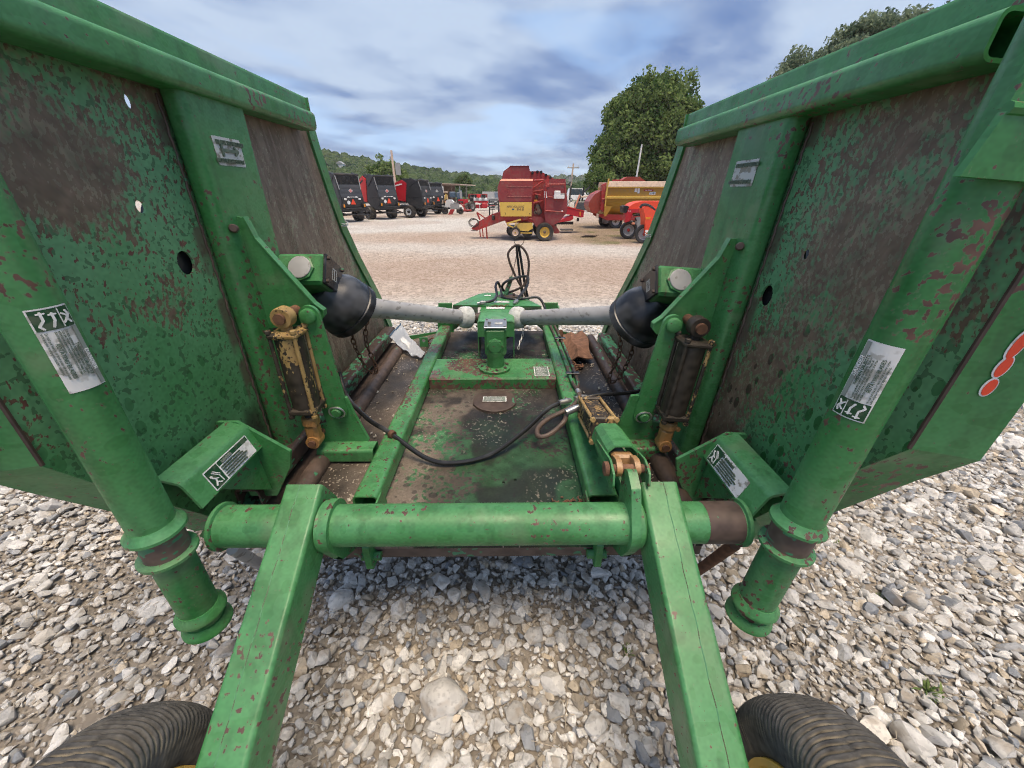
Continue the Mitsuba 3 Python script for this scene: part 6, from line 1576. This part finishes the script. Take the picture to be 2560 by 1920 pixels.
car('pickup_truck', 'grey green pickup truck parked between the seed drill and the old baler', -1.7, 50, 4.2, GREY, 0.12, math.radians(75), 'truck')
car('van', 'white van seen just right of the old baler', 6.3, 52, 4.4, WHITE, 0.55, math.radians(70), 'van')
car('van', 'white van beyond the fence, left of the dark upright frame', 12.0, 72, 4.6, WHITE, 0.5, math.radians(4), 'van')
car('car', 'silver car beyond the fence, right of the utility pole', 15.6, 74, 4.2, GREY, 0.1, math.radians(6), 'car')
PA = thing('pallet_stack', 'black and white slatted stack standing left of the old baler', 'rack')
for i in range(7):
    mput('slat', cbox((-0.88, 30.0, 0.42 + 0.10 * i), (0.62, 0.5, 0.055), 0.01), DARK, 0.2, parent=PA)
for i, (a, z) in enumerate(((-0.72, 0.42), (-0.72, 0.52), (-0.72, 0.62), (-0.74, 0.93), (-1.12, 0.62), (-1.12, 0.78))):
    mput('tag', cbox((a, 29.73, z), (0.18, 0.02, 0.03), 0.005), WHITE, 0.1, parent=PA)
mput('upright', cat(*[cbox((x, 30.0, 0.5), (0.07, 0.5, 1.0), 0.01) for x in (-1.2, -0.56)]), BLACK, 0.2, parent=PA)
RK = thing('loader_frame', 'dark upright loader frame with rusty arms left of the mixer wagon', 'machine')
for a, b, sl in (((5.75, 36, 0.1), (6.15, 36, 1.30), SALMON), ((5.95, 36.2, 0.1), (6.3, 36.2, 1.25), BLACK), ((6.4, 36.3, 0.2), (6.5, 36.3, 1.9), BLACK), ((5.4, 36.5, 0.9), (5.45, 36.5, 2.0), BLACK), ((6.1, 36.2, 1.1), (6.9, 36.2, 1.2), SAND), ((6.4, 36.2, 1.4), (7.0, 36.2, 1.9), BLACK)):
    mput('arm', rod(a, b, 0.07, n=8), sl, 0.4, parent=RK)
mput('base', cbox((6.4, 36.4, 0.45), (1.1, 0.8, 0.7), 0.08), SLATE, 0.5, parent=RK)
WM = thing('white_engine', 'white and black small machine with rusty post between baler and mixer wagon', 'machine')
mput('cover', lathe([(0.30, 0), (0.26, 0.2), (0.12, 0.3)], (4.35, 34, 0.62), (0, 0, 1), 16), WHITE, 0.2, parent=WM)
mput('engine', cat(cbox((4.5, 34, 0.42), (1.0, 0.7, 0.4), 0.06)), BLACK, 0.3, parent=WM)
mput('post', cbox((3.62, 34, 0.8), (0.10, 0.1, 1.6), 0.02), BRICK, 0.4, parent=WM)
for i in range(3):
    mput('pipe', rod((4.2 + 0.3 * i, 33.6, 0.3), (4.35 + 0.3 * i, 33.6, 0.75), 0.04, n=8), WHITE if i != 1 else BLACK, 0.3, parent=WM)
CL = put('dirt_clod', hull(rng.normal(size=(14, 3)) * (0.16, 0.06, 0.035) + (3.05, 15.2, 0.03)), 'm_rusty', (0, 0.3))
labels[CL] = {'label': 'dark clod of dirt on the weedy ground before the mixer wagon', 'category': 'clod'}


# poles ----------------------------------------------------------------------------------------
def pole(label, x, y, h, r, lean, arm):
    K = thing('utility_pole', label, 'pole')
    tp = np.array((x + lean, y, h))
    put('shaft', rod((x, y, 0), tp, r, r * 0.7, 10), 'm_machine', (SAND / 32.0, 0.6), parent=K)
    if arm:
        mput('cross_arm', cbox(tp - (0, 0, 0.45), (1.5, 0.12, 0.12), 0.02), GREY, 0.4, parent=K)
        mput('transformer', rod(tp - (0.30, 0.2, 2.0), tp - (0.30, 0.2, 1.45), 0.22, n=14), GREY, 0.2, parent=K)
        mput('lamp', cat(rod(tp - (0.1, 0, 2.0), tp - (0.55, 0.2, 2.25), 0.05, n=8), cbox(tp - (0.6, 0.2, 2.3), (0.35, 0.2, 0.2), 0.05)), DARK, 0.2, parent=K)
        for sx in (-0.6, 0.0, 0.6):
            mput('insulator', rod(tp + (sx, 0, -0.4), tp + (sx, 0, -0.22), 0.05, n=8), WHITE, 0.1, parent=K)
    else:
        mput('transformer', rod(tp + (0.42, 0, -2.0), tp + (0.42, 0, -1.0), 0.24, n=14), GREY, 0.1, parent=K)
        mput('bracket', cbox(tp + (0.2, 0, -1.5), (0.3, 0.1, 0.1), 0.02), GREY, 0.1, parent=K)
        mput('insulator', rod(tp + (-0.15, 0, -0.75), tp + (-0.15, 0, -0.5), 0.07, n=8), GREY, 0.1, parent=K)
    return K


pole('grey utility pole with a transformer can rising behind the black balers', -10.6, 41.5, 4.95, 0.13, 0.0, False)
pole('tall leaning utility pole with a lamp right of the old baler', 8.0, 55, 9.0 * 0.52, 0.13, 0.30, True)
FP = thing('flag_pole', 'thin white pole rising in front of the big round tree', 'pole')
mput('shaft', rod((9.0, 30.5, 0), (9.2, 30.5, 4.4), 0.07, 0.05, 10), WHITE, 0.4, parent=FP)


# ------------------------------------------------------------------ trees, hills
def leaves(centres, per, spread, size, rnd_, flat=0.6):
    """many small folded leaf faces round the cluster centres"""
    n = len(centres) * per
    c = np.repeat(centres, per, 0)
    d = rnd_.normal(size=(n, 3))
    d /= np.linalg.norm(d, axis=1, keepdims=True)
    p = c + d * (rnd_.random((n, 1)) ** 0.5) * spread
    u = rnd_.normal(size=(n, 3))
    u /= np.linalg.norm(u, axis=1, keepdims=True)
    v = np.cross(u, rnd_.normal(size=(n, 3)))
    v /= np.linalg.norm(v, axis=1, keepdims=True)
    s = size * rnd_.uniform(0.6, 1.3, (n, 1))
    q = np.stack([p - u * s, p + v * s * flat, p + u * s, p - v * s * flat], 1)
    V = q.reshape(-1, 3)
    b = np.arange(n) * 4
    F = np.vstack([np.stack([b, b + 1, b + 2], 1), np.stack([b, b + 2, b + 3], 1)])
    return V, F, n


def tree(label, base, height, lobes, seed, per=70, clus=26, spread=0.9, size=0.22, grey=0.0, trunk_r=0.3, limbs=8, shell=0.75):
    """lobes: (centre offset, radii) ellipsoids which the leaf clusters fill unevenly"""
    r = np.random.default_rng(seed)
    K = thing('tree', label, 'tree')
    base = np.array(base, float)
    cs = []
    for off, rad in lobes:
        k = int(clus * (rad[0] * rad[1] * rad[2]) ** (2 / 3) / 2.2)
        d = r.normal(size=(k, 3))
        d /= np.linalg.norm(d, axis=1, keepdims=True)
        rr_ = shell + (1 - shell) * r.random((k, 1)) - 0.35 * (r.random((k, 1)) < 0.3)
        n_ = meshkit.fbm(d * 2.4 + seed, 3, seed)[:, None]
        cs.append(base + np.array(off) + d * rr_ * np.array(rad) * (0.72 + 0.58 * n_))
    cs = np.vstack(cs)
    V, F, n = leaves(cs, per, spread, size, r)
    tone = np.clip(np.repeat(r.normal(0.45, 0.22, len(cs)), per) + r.normal(0, 0.16, n), 0, 1)
    uv = np.repeat(np.stack([tone, np.full(n, grey)], 1), 4, 0)
    put('crown', TM(V, F), 'm_leaf', smooth=False, uv=uv, parent=K)
    ms = [tube(spline([base, base + (0.05, 0, height * 0.25), base + (0.1, 0.1, height * 0.62)], 6), np.linspace(trunk_r, trunk_r * 0.3, 13), 10)]
    for i in range(limbs):
        t = cs[r.integers(len(cs))]
        st = base + np.array((0.05, 0.03, height * r.uniform(0.15, 0.45)))
        md = (st + t) / 2 + np.array((0, 0, 0.3))
        ms.append(tube(spline([st, md, t], 5), np.linspace(trunk_r * 0.4, trunk_r * 0.10, 11), 6))
    put('trunk', cat(*ms), 'm_bark', parent=K)
    return K


tree('big round leafy tree standing behind the mixer wagon', (15.4, 47.8, 0), 12.2,
     [((0, 0, 6.5), (5.2, 4.6, 5.3)), ((-3.0, -0.6, 4.3), (3.4, 3.2, 3.3)), ((3.2, 0.3, 5.6), (3.0, 2.8, 3.8)), ((0.2, 0.4, 9.6), (2.6, 2.4, 2.2)), ((-2.4, 0.2, 7.4), (2.6, 2.4, 2.8)), ((1.5, -1.5, 3.6), (4.2, 2.6, 2.6))], 11, per=85, clus=34, spread=0.85, size=0.20, trunk_r=0.45, limbs=14)
tree('grey green tree showing above the right wing', (19.0, 24.0, 0), 9.4,
     [((-0.2, 0, 7.3), (2.7, 2.6, 1.8)), ((-3.2, 0, 6.3), (2.3, 2.2, 1.5)), ((1.2, 0, 8.0), (1.7, 1.7, 1.2)), ((-1.5, 0.3, 7.7), (1.5, 1.5, 0.9)), ((0, 0, 4.5), (3.0, 2.8, 2.4)), ((2.5, 0.2, 6.6), (2.4, 2.2, 2.0))], 23, per=150, clus=85, spread=0.45, size=0.085, grey=1.0, trunk_r=0.3, limbs=10)
tree('dark dense tree behind the left utility pole', (-20.2, 74, 0), 6.8, [((0, 0, 3.9), (2.9, 2.6, 2.7)), ((1.9, 0, 3.2), (1.9, 1.8, 1.8)), ((-1.8, 0.3, 3.1), (1.7, 1.7, 1.6))], 31, per=60, clus=26, spread=0.7, size=0.22, trunk_r=0.25, limbs=5)
tree('small yellow green tree beyond the shed', (-9.0, 92, 0), 5.2, [((0, 0, 3.4), (1.5, 1.4, 1.4)), ((-1.2, 0, 2.9), (1.0, 1.0, 0.9)), ((0.6, 0, 4.0), (1.0, 1.0, 0.9))], 37, per=60, clus=26, spread=0.6, size=0.2, trunk_r=0.12, limbs=3)
tree('dark small tree at the left edge of the mixer wagon', (7.9, 40, 0), 3.4, [((0.2, 0, 2.2), (1.0, 0.9, 1.0)), ((0.9, 0.2, 2.7), (0.9, 0.8, 0.9))], 41, per=70, clus=40, spread=0.4, size=0.13, trunk_r=0.12, limbs=3)


def ridge(x, y):
    """height of the wooded ridges"""
    xs = np.array([-900, -420, -260, -150, -112, -92, -61, -30, -5, 25, 60, 900])
    hs = np.array([26, 28, 28, 24.5, 21.0, 17.0, 12.8, 8.6, 4.8, 1.8, 0.5, 0.2])
    h = np.interp(x / np.maximum(y, 1) * 300.0, xs, hs)
    main = h * np.clip((y - 185) / 115, 0, 1) ** 1.2 * np.clip(1.35 - (y - 300) / 500, 0.2, 1)
    far = (15 + 4 * np.sin(x / 160 + 1.0)) * np.exp(-((y - 820) / 150) ** 2)
    return main + far


gx, gy = np.meshgrid(np.linspace(-900, 900, 121), np.linspace(150, 1150, 60))
gz = ridge(gx, gy) + (meshkit.fbm(np.stack([gx, gy, 0 * gx], -1) / 40.0, 3, 6) - 0.5) * 4 * np.clip((gy - 185) / 80, 0, 1) - 0.6 * (gy < 200)
Vh = np.stack([gx, gy, gz], -1).reshape(-1, 3)
i_, j_ = np.meshgrid(np.arange(59), np.arange(120), indexing='ij')
a_ = (i_ * 121 + j_).ravel()
put('hills', TM(Vh, np.vstack([np.stack([a_, a_ + 1, a_ + 122], 1), np.stack([a_, a_ + 122, a_ + 121], 1)])), 'm_forest', smooth=True, uv=np.tile([0.35, 0.5], (len(Vh), 1)))
labels['hills'] = {'label': 'wooded hills falling away to the right', 'kind': 'structure'}


def forest():
    r = np.random.default_rng(77)
    X, Y, S = [], [], []
    for (x0, x1, y0, y1, n, s) in ((-190, 20, 176, 325, 11000, 2.0), (-80, 60, 150, 185, 700, 1.8), (-60, 260, 640, 860, 2600, 4.2), (20, 90, 130, 180, 300, 1.7)):
        X.append(r.uniform(x0, x1, n)), Y.append(r.uniform(y0, y1, n)), S.append(s * np.exp(r.normal(0, 0.25, n)))
    X, Y, S = map(np.concatenate, (X, Y, S))
    keep = (X / Y > -0.60) & (X / Y < 0.42)
    keep &= ~((X / Y > -0.395) & (X / Y < -0.345) & (np.abs(Y - 262) < 14))      # a clearing with a pale meadow
    keep &= ~((X / Y > -0.33) & (X / Y < -0.29) & (np.abs(Y - 235) < 9))
    X, Y, S = X[keep], Y[keep], S[keep]
    ico = trimesh.creation.icosphere(1)
    V, F, U = [], [], []
    bv, bf = np.array(ico.vertices), np.array(ico.faces)
    protos = []
    for k in range(14):
        n_ = meshkit.fbm(bv * 1.9 + k * 7.1, 2, k)
        m_ = meshkit.fbm(bv * 5.5 + k * 3.3, 2, k + 50)
        protos.append(bv * (0.50 + 0.62 * n_ + 0.75 * (m_ - 0.3))[:, None])
    off = 0
    for i in range(len(X)):
        p = protos[i % 14]
        a = r.uniform(0, 2 * PI)
        R = np.array([[math.cos(a), -math.sin(a), 0], [math.sin(a), math.cos(a), 0], [0, 0, 1]])
        z = ridge(X[i:i + 1], Y[i:i + 1])[0]
        V.append((p @ R.T) * np.array((S[i], S[i], S[i] * r.uniform(0.85, 1.2))) + (X[i], Y[i], z + S[i] * 0.45))
        F.append(bf + off)
        off += len(p)
        t = np.clip(r.normal(0.48, 0.2), 0, 1)
        U.append(np.tile([t, 0.5], (len(p), 1)))
    put('forest', TM(np.vstack(V), np.vstack(F)), 'm_forest', smooth=False, uv=np.vstack(U))
    labels['forest'] = {'label': 'dense green woodland covering the hills', 'kind': 'stuff'}


forest()
HS = thing('house', 'tiny white house in a clearing high on the wooded hill', 'house')
hx, hy = -0.3745 * 262, 262
hz = float(ridge(np.array([hx]), np.array([hy]))[0])
mput('wall', cbox((hx, hy, hz + 1.6), (4.0, 4, 3.2), 0.05), WHITE, 0.1, parent=HS)
mput('roof', hull([(hx + a, hy + b, hz + c) for a, c in ((-2.4, 3.2), (2.4, 3.2), (0, 4.8)) for b in (-2.3, 2.3)]), GREY, 0.2, parent=HS)


# ------------------------------------------------------------------ small plants near by
def weed(label, x, y, s, seed, col=0.6):
    r = np.random.default_rng(seed)
    V, F, U = [], [], []
    for k in range(34):
        a, l, b = r.uniform(0, 2 * PI), s * r.uniform(0.4, 1.0), r.uniform(0.3, 1.2)
        d = np.array((math.cos(a) * math.cos(b), math.sin(a) * math.cos(b), math.sin(b)))
        o = np.array((x, y, 0.0)) + r.normal(size=3) * (s * 0.2, s * 0.2, 0)
        sd = unit(np.cross(d, (0, 0, 1))) * s * 0.075
        i = len(V)
        V += [o - sd * 0.5, o + sd * 0.5, o + d * l * 0.55 + sd, o + d * l * 0.55 - sd, o + d * l + (0, 0, -0.15 * l)]
        F += [[i, i + 1, i + 2], [i, i + 2, i + 3], [i + 3, i + 2, i + 4]]
        U += [[np.clip(col + r.normal(0, 0.2), 0, 1), 0.0]] * 5
    k = put('weed', TM(np.array(V), F), 'm_leaf', smooth=False, uv=np.array(U))
    labels[k] = {'label': label, 'category': 'weed'}


weed('feathery green weed among the stones right of the right tyre', 1.48, 0.68, 0.055, 1)
weed('green seedling in the gravel level with the right pipe end', 1.615, 1.00, 0.045, 2, 0.9)
weed('thin green sprig in the stones right of the right tube flange', 1.64, 1.28, 0.045, 3, 0.8)
weed('small green tuft nearest the right arm', 0.50, 0.82, 0.03, 4, 0.8)


def straw():
    r = np.random.default_rng(91)
    ms = []
    for k in range(420):
        if k < 230:
            x, y = r.uniform(-2.2, -0.55), r.uniform(0.55, 2.2)
        else:
            x, y = r.uniform(-0.6, 2.2), r.uniform(0.45, 2.4)
        a, l = r.uniform(0, PI), r.uniform(0.02, 0.13)
        z = 0.012 + 0.02 * r.random()
        p = np.array((x, y, z))
        d = np.array((math.cos(a), math.sin(a), r.normal(0, 0.15))) * l
        ms.append(tube([p, p + d * 0.5 + (0.006 * r.normal(), 0.006 * r.normal(), 0.004), p + d], 0.0011, 4))
    put('straw', cat(*ms), 'm_stone', (0.97, 0.55), smooth=False)
    labels['straw'] = {'label': 'dry grass stems and twigs lying over the gravel', 'kind': 'stuff'}


straw()


# ------------------------------------------------------------------ air
scene['haze_air'] = {'type': 'homogeneous', 'albedo': {'type': 'rgb', 'value': [0.95, 0.96, 0.97]}, 'sigma_t': 0.0003}
scene['haze'] = {'type': 'cube', 'to_world': T().translate([0, 0, 34]).scale([2600, 2600, 36]), 'bsdf': {'type': 'null'}, 'interior': {'type': 'ref', 'id': 'haze_air'}}
labels['haze'] = {'label': 'thin summer haze over the far hills', 'kind': 'stuff'}
scene['camera']['medium'] = {'type': 'ref', 'id': 'haze_air'}
